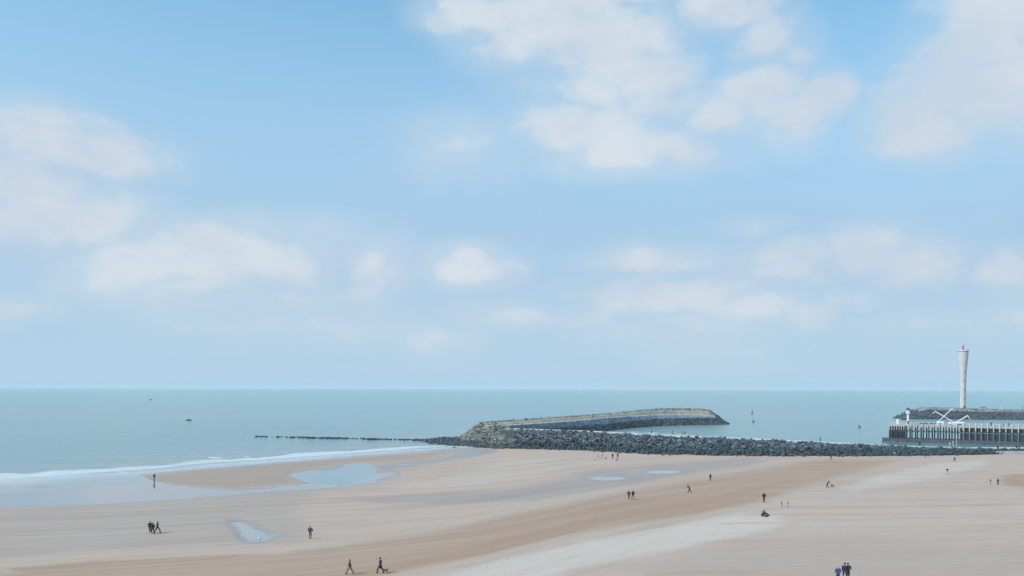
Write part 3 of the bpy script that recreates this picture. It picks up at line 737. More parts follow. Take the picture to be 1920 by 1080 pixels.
for px, lab in ((1878, 'thin white navigation post on the far breakwater, left of the frame edge'), (1917, 'thin dark post on the far breakwater at the right edge of the picture')):
    o = empty('beacon_post', tuple(PD(px, 771, 695)), label=lab, cat='post')
    q = MB(); q.bar((0,0,-.3), (0,0,3.0), .16); q.build('pole', m_white if px < 1900 else m_dark, o)
    q = MB(); q.lathe([(.35,3.0),(.35,3.5),(.1,3.8)], n=8); q.build('lamp_head', m_white if px < 1900 else m_dark, o)

# ------------------------------------------------------------------ timber pier
m_pile_d = simple('tarred dark pile', (.022, .036, .052), .7, .3, 1.5)
m_pile_l = simple('white washed pile head', (.56, .55, .56), .6, .12, 2, grime=((.3, .27, .25), .4))
m_pile_g = simple('blue grey weathered timber', (.14, .18, .215), .8, .25, 1.5)
m_fascia = simple('faded pinkish deck timber', (.46, .40, .39), .8, .2, 1.2, grime=((.22, .18, .17), .5))
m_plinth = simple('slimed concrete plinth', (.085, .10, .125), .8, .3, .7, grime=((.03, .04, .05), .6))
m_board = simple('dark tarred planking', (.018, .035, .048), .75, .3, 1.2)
A = P(1667, 829.5, 0); A = Vector((ray(1667, 800)[0]*372, 372, 0)); B = Vector((ray(1920, 800)[0]*346, 346, 0))
dirp = (B-A).normalized(); nrm = Vector((-dirp.y, dirp.x, 0))      # nrm points away from the camera
if nrm.y < 0: nrm = -nrm
ang = math.atan2(dirp.y, dirp.x); L_vis = (B-A).length; LP = L_vis+36
pier = empty('timber_pier', tuple(A), ang, 'long timber pier on white headed piles over a dark plinth at the right', 'pier')
DZ = 7.15; WD = 8.0
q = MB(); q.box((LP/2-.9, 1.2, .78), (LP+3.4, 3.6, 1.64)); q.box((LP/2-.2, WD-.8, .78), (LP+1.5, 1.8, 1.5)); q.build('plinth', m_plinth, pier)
q = MB(); q.box((LP/2, WD/2, DZ-.15), (LP, WD, .28)); q.build('deck', m_fascia, pier)
q = MB(); q.box((LP/2, -.12, DZ-.22), (LP+.1, .2, .75)); q.build('fascia_beam', m_fascia, pier)
q = MB(); q.box((LP/2, .22, 4.55), (LP, .16, .35)); q.build('waling', m_pile_g, pier)
q = MB(); q.box((LP/2, WD-.1, 4.4), (LP, .16, .35)); q.build('rear_waling', m_pile_d, pier)
pile_d = MB(); pile_d.bar((0,0,0), (0,0,5.7), .27, .25, 8); md = pile_d.mesh('pile', m_pile_d)
pile_w = MB(); pile_w.bar((0,0,0), (0,0,3.6), .22, .22, 8); mg = pile_w.mesh('pile', m_pile_g)
head_w = MB(); head_w.bar((0,0,0), (0,0,3.35), .22, .24, 8); mh = head_w.mesh('pile_head', m_pile_l)
brace = MB(); brace.bar((-.95,0,0), (-.1,0,1.35), .10, .10, 4); brace.bar((.95,0,0), (.1,0,1.35), .1, .1, 4)
kb = MB(); kb.bar((.0,0,0), (.82,0,1.0), .13, .13, 4); kb.bar((2.13,0,0), (1.31,0,1.0), .13, .13, 4); mk = kb.mesh('knee_brace', m_pile_l)
def link(me, name, loc, parent, rz=0):
    o = bpy.data.objects.new(name, me); COL.objects.link(o); o.parent = parent; o.location = loc; o.rotation_euler = (0, 0, rz); return o
SP = 2.13; LEFT_END = 28.0
k = 0; x = .2
while x < LP:
    if x < 6.2:                       # close set piles of the pier head
        link(md, 'pile', (x, 0, 1.55), pier); link(md, 'pile', (x, WD-.4, 1.4), pier)
        link(mh, 'pile_head', (x, -.26, 5.0-.0), pier).scale = (.62, .62, .75)
        x += .93; continue
    if x < LEFT_END:
        link(md, 'pile', (x, 0, 1.55), pier); link(md, 'pile', (x+.4, WD-.4, 1.4), pier)
        link(mk, 'knee_brace', (x, -.02, 5.55), pier)
    else:
        pp = link(mg, 'pile', (x, -.28, 1.6), pier); link(mh, 'pile_head', (0, 0, 3.6), pp); link(md, 'pile', (x, WD-.4, 1.4), pier)
    x += SP
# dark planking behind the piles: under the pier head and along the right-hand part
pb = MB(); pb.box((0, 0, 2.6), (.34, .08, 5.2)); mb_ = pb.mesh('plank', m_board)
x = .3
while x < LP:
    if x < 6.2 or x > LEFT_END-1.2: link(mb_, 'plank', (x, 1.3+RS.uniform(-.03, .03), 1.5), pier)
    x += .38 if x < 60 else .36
# railing
q = MB()
for zz in (.55, 1.08): q.bar((0, 0, DZ+zz), (LP, 0, DZ+zz), .06, .06, 4)
q.build('front_rail', m_pile_l, pier)
q = MB(); q.bar((0, WD, DZ+1.08), (LP, WD, DZ+1.08), .06, .06, 4); q.bar((0, WD, DZ+.55), (LP, WD, DZ+.55), .05, .05, 4); q.build('rear_rail', m_fascia, pier)
rp = MB(); rp.box((0, 0, .55), (.12, .12, 1.1)); mrp = rp.mesh('rail_post', m_pile_l)
for i in range(int(LP/SP)+1):
    link(mrp, 'rail_post', (i*SP, 0, DZ), pier); link(mrp, 'rail_post', (i*SP, WD, DZ), pier)
# benches along the pier (dark seats seen through the rail)
bm_ = MB(); bm_.box((0,0,.45), (1.5,.45,.07)); m1 = bm_.mesh('seat', m_dark)
bm_ = MB(); bm_.box((0,.22,.75), (1.5,.06,.4)); m2 = bm_.mesh('backrest', m_dark)
bm_ = MB(); bm_.box((0,0,.21), (.08,.4,.42)); m3 = bm_.mesh('leg', m_dark)
def pier_pt(px, off=1.5, z=None):
    u = ray(px, 800)[0]          # crossing of the sight line with the line parallel to the pier front
    O = A+nrm*off
    tt = (u*O.y-O.x)/(dirp.x-u*dirp.y)
    p = O+dirp*tt; return Vector((p.x, p.y, DZ if z is None else z))
bl = ['dark bench on the pier, first to the right of the white light', 'second dark pier bench to the right of the white light', 'middle one of five dark benches on the pier', 'second dark pier bench to the left of the crossed booms', 'dark pier bench just below the rising tip of the crossed booms']
for i, px in enumerate((1729, 1737, 1747, 1756, 1766)):
    o = empty('bench', tuple(pier_pt(px, 2.0)), ang, bl[i], 'bench', 'benches on the timber pier')
    link(m1, 'seat', (0,0,0), o); link(m2, 'backrest', (0,0,0), o); link(m3, 'leg', (-.6,0,0), o); link(m3, 'leg', (.6,0,0), o)

# pier light
pl = pier_pt(1702.5, 3.0); lh = empty('pier_light', tuple(pl), ang, 'slim white harbour light with a dark cap standing near the pier head', 'lighthouse')
q = MB(); q.lathe([(.62,0),(.58,.3),(.48,.5),(.45,4.4),(.5,4.6)], n=14); q.build('column', m_white, lh)
q = MB(); q.lathe([(.5,4.6),(.95,4.75),(.95,4.95),(.9,5.0)], n=14); g_ = q.build('gallery', m_white, lh)
q = MB(); q.lathe([(.72,4.98),(.8,5.2),(.8,6.1),(.7,6.3)], n=14); q.build('lantern_room', m_white, lh)
q = MB(); q.lathe([(.81,5.45),(.81,5.95)], n=14); q.build('lantern_glass', simple('pale lantern glass', (.55,.58,.66), .2, .1), lh)
q = MB(); q.lathe([(1.0,6.3),(.9,6.5),(.3,6.9),(.08,7.3)], n=14); q.build('cap', m_dark, lh)
q = MB()
for i in range(10):
    a = 2*math.pi*i/10; a2 = 2*math.pi*(i+1)/10
    q.bar((.92*math.cos(a), .92*math.sin(a), 4.95), (.92*math.cos(a), .92*math.sin(a), 5.7), .035, .035, 4)
    q.bar((.92*math.cos(a), .92*math.sin(a), 5.7), (.92*math.cos(a2), .92*math.sin(a2), 5.7), .03, .03, 4)
q.build('gallery_rail', m_white, lh)
q = MB(); q.box((0,-.6,1.0), (.5,.1,1.3)); q.build('door', m_dark, lh)
# white cabinet at the pier head
cb = empty('white_cabinet', tuple(pier_pt(1683, 2.0)), ang, 'small white cabinet with a pointed top at the seaward end of the pier', 'cabinet')
q = MB(); q.box((0,0,.9), (1.0,.8,1.8)); q.build('body', m_white, cb)
q = MB(); q.lathe([(.72,1.8),(.3,2.15),(.05,2.5)], n=4); q.build('roof', m_white, cb)
q = MB(); q.box((0,-.42,.9), (.6,.04,1.3)); q.build('door', m_white, cb)
# white lift-net booms
def boom(name, lab, pts_px, off, base_px, r=.17):
    W_ = [None]*len(pts_px)
    O = A+nrm*off
    for i, (px, py) in enumerate(pts_px):
        p = pier_pt(px, off); W_[i] = PD(px, py, p.y)
    bp_ = pier_pt(base_px, off)
    o = empty(name, tuple(bp_), 0, lab, 'crane', 'lift net booms on the pier')
    r = r*.72
    for i in range(len(W_)-1):
        q = MB(); a, c_ = W_[i]-bp_, W_[i+1]-bp_
        up_ = Vector((0,0,.42))
        q.bar(a, c_, r, r*.9, 6); 
        if i == 0:                    # lattice boom: a second chord and webs
            q.bar(a+up_*.3, c_+up_, r*.5, r*.5, 4)
            for kk in range(9):
                f0, f1 = kk/9, (kk+1)/9
                q.bar(a.lerp(c_, f0), (a+up_*.3).lerp(c_+up_, f1), r*.35, r*.35, 4)
        q.build('boom' if i == 0 else 'boom_arm', m_white, o)
    q = MB(); q.bar((0,0,0), (0,0,1.5), .28, .24, 8); q.build('pedestal', m_white, o)
    q = MB(); q.box((0,0,.25), (1.6,1.2,.5)); q.build('base', m_white, o)
    q = MB(); q.lathe([(.3,.9),(.42,1.0),(.42,1.35),(.3,1.45)], n=10); q.build('winch', m_dark, o)
    return o
boom('net_boom', 'straight white boom rising to the right, steeper of the crossed pair on the pier', [(1757,792.5),(1787,765.5)], 2.5, 1757)
boom('net_boom', 'white boom leaning up left with a drooping tip, lower of the crossed pair', [(1789,792.5),(1753,771.5),(1748.5,776)], 3.4, 1789)
boom('net_boom', 'short white boom with bent tip reaching up to the right beyond the crossed pair', [(1791,793),(1815,779.5),(1818.5,786.5)], 2.5, 1792, .2)
for px, off, d, lab in ((1763, 1.2, (2.6,1.6,1.3), 'low white net cabin at the foot of the steeper crossed boom'),
                        (1783, 1.2, (1.6,1.4,1.1), 'low white net cabin below the crossed booms, left of a longer one'),
                        (1799, 1.2, (3.8,1.8,1.25), 'long low white net cabin under the bent tip boom on the pier')):
    o = empty('net_cabin', tuple(pier_pt(px, off)), ang, lab, 'cabin', 'white net cabins on the pier')
    q = MB(); q.box((0,0,d[2]/2), d); q.build('wall', m_white, o)
    q = MB(); q.add([(-d[0]/2-.15,-d[1]/2-.1,d[2]),(d[0]/2+.15,-d[1]/2-.1,d[2]),(d[0]/2+.15,d[1]/2+.1,d[2]+.0),(-d[0]/2-.15,d[1]/2+.1,d[2]),(-d[0]/2-.15,0,d[2]+.4),(d[0]/2+.15,0,d[2]+.4)], [(0,1,5,4),(2,3,4,5),(0,4,3),(1,2,5),(0,3,2,1)]); q.build('roof', m_white, o)
    q = MB(); q.box((0,-d[1]/2-.02,d[2]*.55), (d[0]*.45,.05,d[2]*.4)); q.build('window', m_dark, o)
# dark kiosk/box on pier
# landing at the root of the pier: pale concrete, white barrier, mast poles
land = [P(1788, 838.5, 1.15), P(2200, 838.5, 1.15), P(2200, 846, 1.15), P(1868, 846, 1.15), P(1836, 843, 1.15)]
o = mesh_obj('concrete_landing', land+[p+Vector((0,0,-1.2)) for p in land], [(0,4,3,2,1)]+[(i,(i+1)%5,(i+1)%5+5,i+5) for i in range(5)], simple('pale landing concrete', (.50,.50,.52), .85, .15, .4)); tag(o, kind='structure')
b0, b1 = PD(1775, 842.5, 312), PD(1834, 843.5, 308)
bar = empty('white_barrier', tuple(b0), 0, 'long low white barrier beam on the boulders in front of the pier', 'barrier')
q = MB(); d = b1-b0; q.bar((0,0,.0), tuple(d*.62+Vector((0,0,.1))), .26, .26, 6); q.build('beam', m_white, bar)
q = MB(); q.bar(tuple(d*.70+Vector((0,0,.15))), tuple(d*1.0-Vector((0,0,.2))), .24, .2, 6); q.build('lower_beam', m_white, bar)
q = MB()
for f in (.05, .25, .45, .6, .75, .95): q.bar(tuple(d*f+Vector((0,0,.05))), tuple(d*f+Vector((0,0,-1.3))), .09, .09, 6)
q.build('support', m_white, bar)
for px, top, lab in ((1793.5, 820, 'tallest pale pole rising from the white barrier before the pier'), (1787, 829, 'middle pale pole left of the tallest one, before the pier'), (1781, 832, 'shortest pale pole at the left of three before the pier')):
    p0 = PD(px, 841.5, 313); p1 = PD(px, top, 313)
    o = empty('mooring_pole', tuple(p0), 0, lab, 'pole', 'pale poles in front of the pier')
    q = MB(); q.bar((0,0,-.6), (0,0,(p1-p0).z), .16, .13, 8); q.build('pole', m_fascia, o)
    q = MB(); q.lathe([(.2,(p1-p0).z-.05),(.2,(p1-p0).z+.2),(.04,(p1-p0).z+.4)], n=8); q.build('pole_cap', m_white, o)
o = empty('mooring_post', tuple(P(1724.5, 834, .3)), 0, 'short dark mooring post in the shallow water before the pier plinth', 'post')
q = MB(); q.lathe([(.34,-.6),(.3,0),(.3,1.1),(.42,1.15),(.42,1.35),(.2,1.5)], n=10); q.build('bollard', m_dark, o)

# ------------------------------------------------------------------ buoys, posts and boats
def marker(px, py, lab, colr, h, r, cone=True, cat='buoy'):
    o = empty('buoy', tuple(P(px, py, 0)), 0, lab, cat)
    q = MB(); q.lathe([(r*1.3,-.5),(r*1.5,.1),(r*1.4,.5),(r*.4,.7)], n=12); q.build('float', colr, o)
    q = MB()
    for i in range(4):
        a = math.pi/4+i*math.pi/2; q.bar((r*math.cos(a), r*math.sin(a), .5), (r*.25*math.cos(a), r*.25*math.sin(a), h*.8), r*.14, r*.1, 5)
    q.box((0,0,h*.45), (r*1.0, r*1.0, h*.3)); q.build('tower_frame', colr, o)
    q = MB(); q.lathe([(r*.45,h*.8),(r*.45,h*.92),(r*.1,h)], n=10); q.build('top_mark', colr, o)
m_green = simple('dull green buoy paint', (.10, .18, .18), .6)
marker(1410.5, 776, 'red channel marker buoy on open water beyond the groyne', simple('hazed red buoy paint', (.42, .13, .15), .6), 3.6, .8)  # distance haze is mixed into the red, making it duller and pinker
marker(1412.5, 791.5, 'small dark buoy on the water just below the red marker', m_green, 1.9, .6)
marker(1611.5, 802, 'small dark buoy on the water to the left of the pier head', m_green, 1.7, .6)
def boat(px, py, L, lab, z=0):
    o = empty('motor_boat', tuple(P(px, py, 0)), R(12), lab, 'boat')
    n = 9; V = []; Fs = []
    for i in range(n):
        t_ = i/(n-1); x = (t_-.5)*L; bw = L*.17*(1-(max(0, t_-.45)/.55)**2)**.5 if t_ < 1 else 0.01; rise = .12*L*t_*t_*.6
        V += [(x, -bw, .16*L*.7+rise), (x, -bw*.75, -.03*L), (x, 0, -.07*L+rise*.3), (x, bw*.75, -.03*L), (x, bw, .16*L*.7+rise)]
    for i in range(n-1):
        for j in range(4): Fs.append((i*5+j, i*5+j+1, (i+1)*5+j+1, (i+1)*5+j))
    Fs.append((0,4,3,2,1)); Fs += [(i*5, (i+1)*5, (i+1)*5+4, i*5+4) for i in range(n-1)]
    mesh_obj('hull', V, Fs, m_dark, o, rel=False)
    q = MB(); q.box((-.02*L, 0, .19*L), (.28*L, .2*L, .16*L)); q.build('cabin', m_dark, o)
    q = MB(); q.box((.125*L, 0, .21*L), (.01*L, .17*L, .07*L)); q.build('windscreen', m_glass, o)
    q = MB(); q.box((-.52*L, 0, .1*L), (.06*L, .07*L, .2*L)); q.build('outboard_motor', m_dark, o)
    q = MB(); q.bar((-.1*L,0,.2*L), (-.1*L,0,.42*L), .012*L, .008*L, 5); q.build('mast', m_dark, o)
boat(354, 788.3, 3.6, 'small dark boat alone on the open sea at the left')
boat(283, 750, 5.5, 'tiny far off vessel near the horizon at the left')

# ------------------------------------------------------------------ people
def cl(name, col, rough=.85): return simple(name, col, rough, .15, 8)
M_SKIN = cl('skin', (.42, .27, .20), .55)
M_HAIR = cl('dark hair', (.03, .022, .018)); M_HAIR2 = cl('light hair', (.28, .2, .12)); M_GREYH = cl('grey hair', (.3, .29, .28))
CLR = dict(black=cl('black cloth', (.018,.018,.02)), charcoal=cl('charcoal cloth', (.045,.045,.05)), navy=cl('navy cloth', (.025,.032,.075)), blue=cl('blue cloth', (.05,.07,.19)),
  grey=cl('grey cloth', (.16,.16,.165)), lgrey=cl('light grey cloth', (.34,.34,.36)), white=cl('white cloth', (.68,.68,.74)), red=cl('red cloth', (.36,.06,.09)), olive=cl('olive cloth', (.05,.055,.035)),
  teal=cl('dark teal cloth', (.03,.07,.085)), jean=cl('denim', (.08,.11,.17)), brown=cl('brown cloth', (.09,.06,.04)), pink=cl('dusty pink cloth', (.42,.24,.27)), tan=cl('tan cloth', (.3,.24,.17)), purple=cl('plum cloth', (.06,.035,.075)))
M_SHOE = cl('dark shoe', (.02,.02,.022)); M_FUR = cl('brown fur', (.075,.055,.03)); M_FURD = cl('dark fur', (.03,.026,.022)); M_FURL = cl('pale fur', (.25,.23,.2)); M_EYE = cl('eye', (.02,.02,.02))

def skin(name, V, E, Rr, mat, root=0, sub=1, extra=None):
    me = bpy.data.meshes.new(name); me.from_pydata([tuple(v) for v in V], E, [])
    o = bpy.data.objects.new(name, me); COL.objects.link(o)
    md_ = o.modifiers.new('Skin', 'SKIN'); md_.use_smooth_shade = True
    if sub: s_ = o.modifiers.new('Sub', 'SUBSURF'); s_.levels = sub; s_.render_levels = sub
    for i, r in enumerate(Rr):
        sv = me.skin_vertices[0].data[i]; sv.radius = (r, r) if not isinstance(r, tuple) else r
        sv.use_root = (i == root)
    dg = bpy.context.evaluated_depsgraph_get(); dg.update()
    out = bpy.data.meshes.new_from_object(o.evaluated_get(dg)); out.name = name
    bpy.data.objects.remove(o); bpy.data.meshes.remove(me)
    if extra:
        bm = bmesh.new(); bm.from_mesh(out)
        for (a, b_, r0, r1) in extra:
            q = MB(); q.bar(a, b_, r0, r1, 5); vs = [bm.verts.new(v) for v in q.v]
            for f in q.f: bm.faces.new([vs[i] for i in f])
        bm.to_mesh(out); bm.free()
    out.materials.clear(); out.materials.append(mat)
    return out
def V3(*a): return Vector(a)
def pose(stride=0.0, arms='down', lean=0.0, sit=False, legs_apart=.09):
    J = {}
    if sit:
        J['pel'] = V3(0,0,.16); J['spn'] = V3(-.02,0,.34); J['che'] = V3(.03,0,.56); J['nek'] = V3(.07,0,.70); J['hed'] = V3(.10,0,.80); J['top'] = V3(.10,0,.91)
        for s, n in ((1,'l'),(-1,'r')):
            J['hip'+n] = V3(.03,.09*s,.15); J['kne'+n] = V3(.40,.13*s,.46); J['ank'+n] = V3(.62,.12*s,.09); J['toe'+n] = V3(.78,.13*s,.05)
            J['sho'+n] = V3(.05,.18*s,.63); J['elb'+n] = V3(.16,.25*s,.42); J['wri'+n] = V3(.36,.14*s,.44)
        return J
    sx = stride
    dz = .04*abs(stride)/.35
    J['pel'] = V3(0,0,.95-dz); J['spn'] = V3(.01+lean*.3,0,1.12-dz); J['che'] = V3(.02+lean*.7,0,1.32-dz); J['nek'] = V3(.02+lean,0,1.47-dz); J['hed'] = V3(.045+lean*1.15,0,1.59-dz); J['top'] = V3(.04+lean*1.2,0,1.68-dz)
    for s, n in ((1,'l'),(-1,'r')):
        f = sx*s
        J['hip'+n] = V3(.02*s*(1 if sx else 0), legs_apart*s, .92-dz)
        if abs(sx) > .01:
            fr = f > 0
            J['kne'+n] = V3(f*.62+.06, legs_apart*s, .50-dz*.5); J['ank'+n] = V3(f*1.05-(0 if fr else .06), legs_apart*s, .09 if fr else .16)
            J['toe'+n] = J['ank'+n]+(V3(.16,0.01*s,-.01) if fr else V3(.13,.01*s,-.11))
        else:
            J['kne'+n] = V3(.02, legs_apart*s, .50); J['ank'+n] = V3(0, (legs_apart+.01)*s, .08); J['toe'+n] = V3(.16, (legs_apart+.04)*s, .04)
        J['sho'+n] = V3(.02+lean*.9, .175*s, 1.41-dz)
        if arms == 'pocket': J['elb'+n] = V3(-.08+lean*.6,.27*s,1.14-dz); J['wri'+n] = V3(.07+lean*.3,.19*s,.97-dz)
        elif arms == 'front': J['elb'+n] = V3(.02+lean,.24*s,1.15-dz); J['wri'+n] = V3(.24+lean,.09*s,1.20-dz)
        elif arms == 'up': J['elb'+n] = V3(.10,.24*s,1.30-dz); J['wri'+n] = V3(.12,.13*s,1.50-dz)
        else: J['elb'+n] = V3(.0-f*.35+lean*.6,.225*s,1.14-dz); J['wri'+n] = V3(.06-f*.62+lean*.4,.235*s,.90-dz)
    return J
def chain(J, spec):
    names = []; E = []; Rr = []
    idx = {}
    def vid(n, r):
        if n not in idx: idx[n] = len(names); names.append(n); Rr.append(r)
        return idx[n]
    for ch in spec:
        prev = None
        for n, r in ch:
            i = vid(n, r)
            if prev is not None: E.append((prev, i))
            prev = i
    return [J[n] for n in names], E, Rr
def figure(key, coat_hem=.80, **kw):
    """meshes of one pose: body, jacket, trousers, hair, shoes"""
    J = pose(**kw); sit = kw.get('sit', False)
    legs = [[('pel',.105),('hip'+n,.088),('kne'+n,.058),('ank'+n,.04),('toe'+n,.032)] for n in 'lr']
    armc = [[('che',.125),('sho'+n,.06),('elb'+n,.04),('wri'+n,.028)] for n in 'lr']
    J['hand_l'] = J['wril']+(J['wril']-J['elbl']).normalized()*.07; J['hand_r'] = J['wrir']+(J['wrir']-J['elbr']).normalized()*.07
    armc[0].append(('hand_l', .032)); armc[1].append(('hand_r', .032))
    spec = [[('pel',.105),('spn',.11),('che',.125),('nek',.052),('hed',.082),('top',.06)]]+legs+armc
    V_, E, Rr = chain(J, spec)
    ex = []
    for n, hn in (('l','hand_l'),('r','hand_r')):           # five fingers, bent, unequal
        d = (J['wri'+n]-J['elb'+n]).normalized(); h = J[hn]; side = V3(1,0,0) if abs(d.x) < .7 else V3(0,0,1)
        for i, ln in enumerate((.062,.07,.066,.05)):
            a = h+side*((i-1.5)*.017)+d*.015; b_ = a+d*ln*.55; c_ = b_+(d*.7+V3(.3 if n else .3,0,0)*.6).normalized()*ln*.5
            ex += [(a, b_, .009, .008), (b_, c_, .008, .006)]
        a = h+side*.03-d*.02; ex += [(a, a+side*.025+d*.03, .011, .009), (a+side*.025+d*.03, a+side*.03+d*.055, .009, .007)]
    hd_ = J['hed']; ex += [(hd_+V3(.07,0,-.01), hd_+V3(.108,0,-.028), .012, .018)]                       # nose
    ex += [(hd_+V3(-.01,.078*s,-.005), hd_+V3(-.012,.094*s,.0), .03, .024) for s in (1,-1)]               # ears
    ex += [(hd_+V3(.072,.03*s,.015), hd_+V3(.086,.03*s,.015), .012, .009) for s in (1,-1)]                # eyes
    ex += [(hd_+V3(.07,-.022,-.052), hd_+V3(.07,.022,-.052), .011, .011)]                                 # mouth
    body = skin('body', V_, E, Rr, M_SKIN, 0, 1, ex)
    Jc = dict(J)
    if sit: Jc['hem'] = V3(-.02,0,.13)
    else: Jc['hem'] = J['pel'].lerp(J['che'], (coat_hem-.95)/.37)
    Jc['col'] = J['che'].lerp(J['nek'], .8)
    Jc['cufl'] = J['elbl'].lerp(J['wril'], .93); Jc['cufr'] = J['elbr'].lerp(J['wrir'], .93)
    sp = [[('che',(.16,.125)),('spn',(.15,.12)),('hem',(.165,.135) if coat_hem < .8 else (.14,.12))],[('che',.155),('col',.075)]]+[[('che',.155),('sho'+n,.083),('elb'+n,.062),('cuf'+n,.05)] for n in 'lr']
    V_, E, Rr = chain(Jc, sp); jacket = skin('jacket', V_, E, Rr, CLR['black'], 0, 1)
    Jc['wst'] = J['pel']+V3(0,0,.06)
    Jc['hml'] = J['knel'].lerp(J['ankl'], .93); Jc['hmr'] = J['kner'].lerp(J['ankr'], .93)
    sp = [[('pel',.125),('wst',.12)]]+[[('pel',.125),('hip'+n,.105),('kne'+n,.078),('hm'+n,.062)] for n in 'lr']
    V_, E, Rr = chain(Jc, sp); trou = skin('trousers', V_, E, Rr, CLR['black'], 0, 1)
    q = MB()
    for n in 'lr':
        a, c_ = J['ank'+n], J['toe'+n]; q.bar(a+V3(-.04,0,-.02), c_+V3(.03,0,.0), .052, .04, 8)
    shoes = q.mesh('shoes', M_SHOE)
    q = MB(); hc = J['hed']+V3(-.018,0,.035)
    n = 12; prof = [(.094,-.05),(.103,-.005),(.099,.04),(.08,.08),(.045,.103),(.01,.11)]
    q.lathe(prof, hc, n); hair = q.mesh('hair', M_HAIR)
    hair.polygons.foreach_set('use_smooth', [True]*len(hair.polygons))
    return dict(body=body, jacket=jacket, trousers=trou, shoes=shoes, hair=hair)
FIG = {
 'stand': figure('stand'), 'pocket': figure('pocket', coat_hem=.78, arms='pocket'),
 'walk': figure('walk', stride=.25), 'stride': figure('stride', coat_hem=.78, stride=.33), 'longcoat': figure('longcoat', coat_hem=.55, stride=.27, arms='pocket'),
 'bend': figure('bend', stride=.22, lean=.28, arms='front'), 'front': figure('front', stride=.12, arms='front'), 'sit': figure('sit', sit=True), 'up': figure('up', arms='up', stride=.2)}
_mc = {}
def recol(me, mat):
    k = (me.name, mat.name)
    if k not in _mc:
        c_ = me.copy(); c_.materials.clear(); c_.materials.append(mat); _mc[k] = c_
    return _mc[k]
def person(loc, lab, fig='stand', coat='black', legs='charcoal', hair=None, yaw=0.0, h=1.72, group=None, hood=False, bag=None):
    """yaw 0: facing right in the picture, 90: away, -90: towards the camera"""
    o = empty('person', tuple(loc), R(yaw), lab, 'person', group)
    f = FIG[fig]; s = h/1.72
    for nm, mt in (('body', M_SKIN), ('jacket', CLR[coat]), ('trousers', CLR[legs]), ('shoes', M_SHOE), ('hair', hair or M_HAIR)):
        c_ = link(recol(f[nm], mt), nm, (0,0,0), o)
        g_ = 1.16 if nm in ('jacket', 'trousers') else 1.0      # padded winter clothes
        c_.scale = (s*g_, s*g_, s)
    if bag:
        q = MB(); q.box((-.19*s, 0, 1.22*s), (.16*s, .28*s, .42*s)); q.build('backpack', CLR[bag], o)
    return o
def gp(px, py): return ground(px, py)
G1 = 'three walkers on the wet sand'
person(gp(281.5, 999), 'leftmost of the close group of three dark walkers on grey wet sand at left', 'walk', 'black', 'charcoal', yaw=-70, h=1.72, group=G1)
person(gp(286.5, 1001), 'middle and nearest of the close group of three dark walkers at left', 'stride', 'charcoal', 'black', yaw=-60, h=1.66, group=G1)
person(gp(295, 1000), 'rightmost of the three dark walkers at left, set slightly apart and mid stride', 'stride', 'navy', 'charcoal', yaw=0, h=1.78, group=G1)
person(gp(581.8, 1010), 'lone person in dark jacket and grey trousers standing right of the small tide pool', 'pocket', 'charcoal', 'grey', yaw=-90, h=1.75)
person(gp(656.2, 1077), 'walker in black coat and grey trousers mid stride, left of the dog walker', 'stride', 'black', 'grey', yaw=180, h=1.72)
person(gp(713.2, 1075), 'dog walker in long navy coat striding left with a brown dog behind', 'longcoat', 'navy', 'charcoal', yaw=180, h=1.84)
person(gp(289, 902), 'solitary distant person on the tip of the sandbar beside the surf', 'stand', 'navy', 'grey', yaw=60, h=1.78)
person(gp(1571.3, 1091), 'person in a bright navy coat cut by the bottom edge, left of the close pair', 'pocket', 'blue', 'navy', M_GREYH, yaw=80, h=1.68)
person(gp(1584.2, 1087), 'left of the close pair at the bottom edge, blue jacket and teal trousers', 'walk', 'navy', 'teal', yaw=80, h=1.86)
person(gp(1590.2, 1086), 'right of the close pair at the bottom edge, olive jacket, bent elbow', 'pocket', 'olive', 'olive', yaw=100, h=1.76)
G2 = 'family by the foot of the groyne'
person(gp(1121.7, 860.5), 'grey clad person at the left of the small group below the groyne', 'stand', 'grey', 'grey', yaw=0, h=1.35, group=G2)
person(gp(1128.8, 860), 'second person from the left in the small group below the groyne, grey top', 'front', 'grey', 'lgrey', yaw=30, h=1.4, group=G2)
person(gp(1148.6, 860.5), 'darkest standing figure in the small group below the groyne, navy coat', 'pocket', 'navy', 'charcoal', yaw=90, h=1.72, group=G2)
person(gp(1158.2, 860), 'rightmost figure in the small group below the groyne, plum jacket', 'stand', 'purple', 'grey', yaw=90, h=1.72, group=G2)
person(gp(1179, 936.5), 'left of a pair in dark clothes walking side by side on the tan sand', 'longcoat', 'olive', 'charcoal', yaw=70, h=1.78)
person(gp(1187, 937), 'right of a pair walking side by side on the tan sand, black jacket', 'walk', 'black', 'grey', yaw=110, h=1.82)
person(gp(1293, 924.5), 'lone walker on the tan sand, dark clothes, with a foot kicked out to the left', 'bend', 'olive', 'charcoal', yaw=170, h=1.80)
person(gp(1332, 901.5), 'lone dark figure at the upper edge of the tan sand, right of the puddles', 'pocket', 'charcoal', 'purple', yaw=90, h=1.65)
person(gp(1432.6, 942), 'person in black coat standing above the seated pair on pale sand', 'pocket', 'black', 'charcoal', yaw=90, h=1.86)
person(gp(1465.5, 949.5), 'small child in dark top beside a child in red on pale sand', 'stand', 'charcoal', 'grey', yaw=0, h=.95)
person(gp(1478, 950.5), 'small child in red on the pale sand', 'stand', 'red', 'pink', yaw=180, h=1.0)
person(gp(1428.5, 969), 'seated person in navy at the left of the resting pair on pale sand', 'sit', 'navy', 'navy', yaw=0, h=1.8)
person(gp(1432.0, 967), 'seated person leaning behind the front sitter of the resting pair', 'sit', 'charcoal', 'navy', yaw=-30, h=1.9)
person(gp(1551, 914.5), 'bent figure in black leaning towards a small dog on the pink sand', 'bend', 'black', 'charcoal', yaw=0, h=1.65)
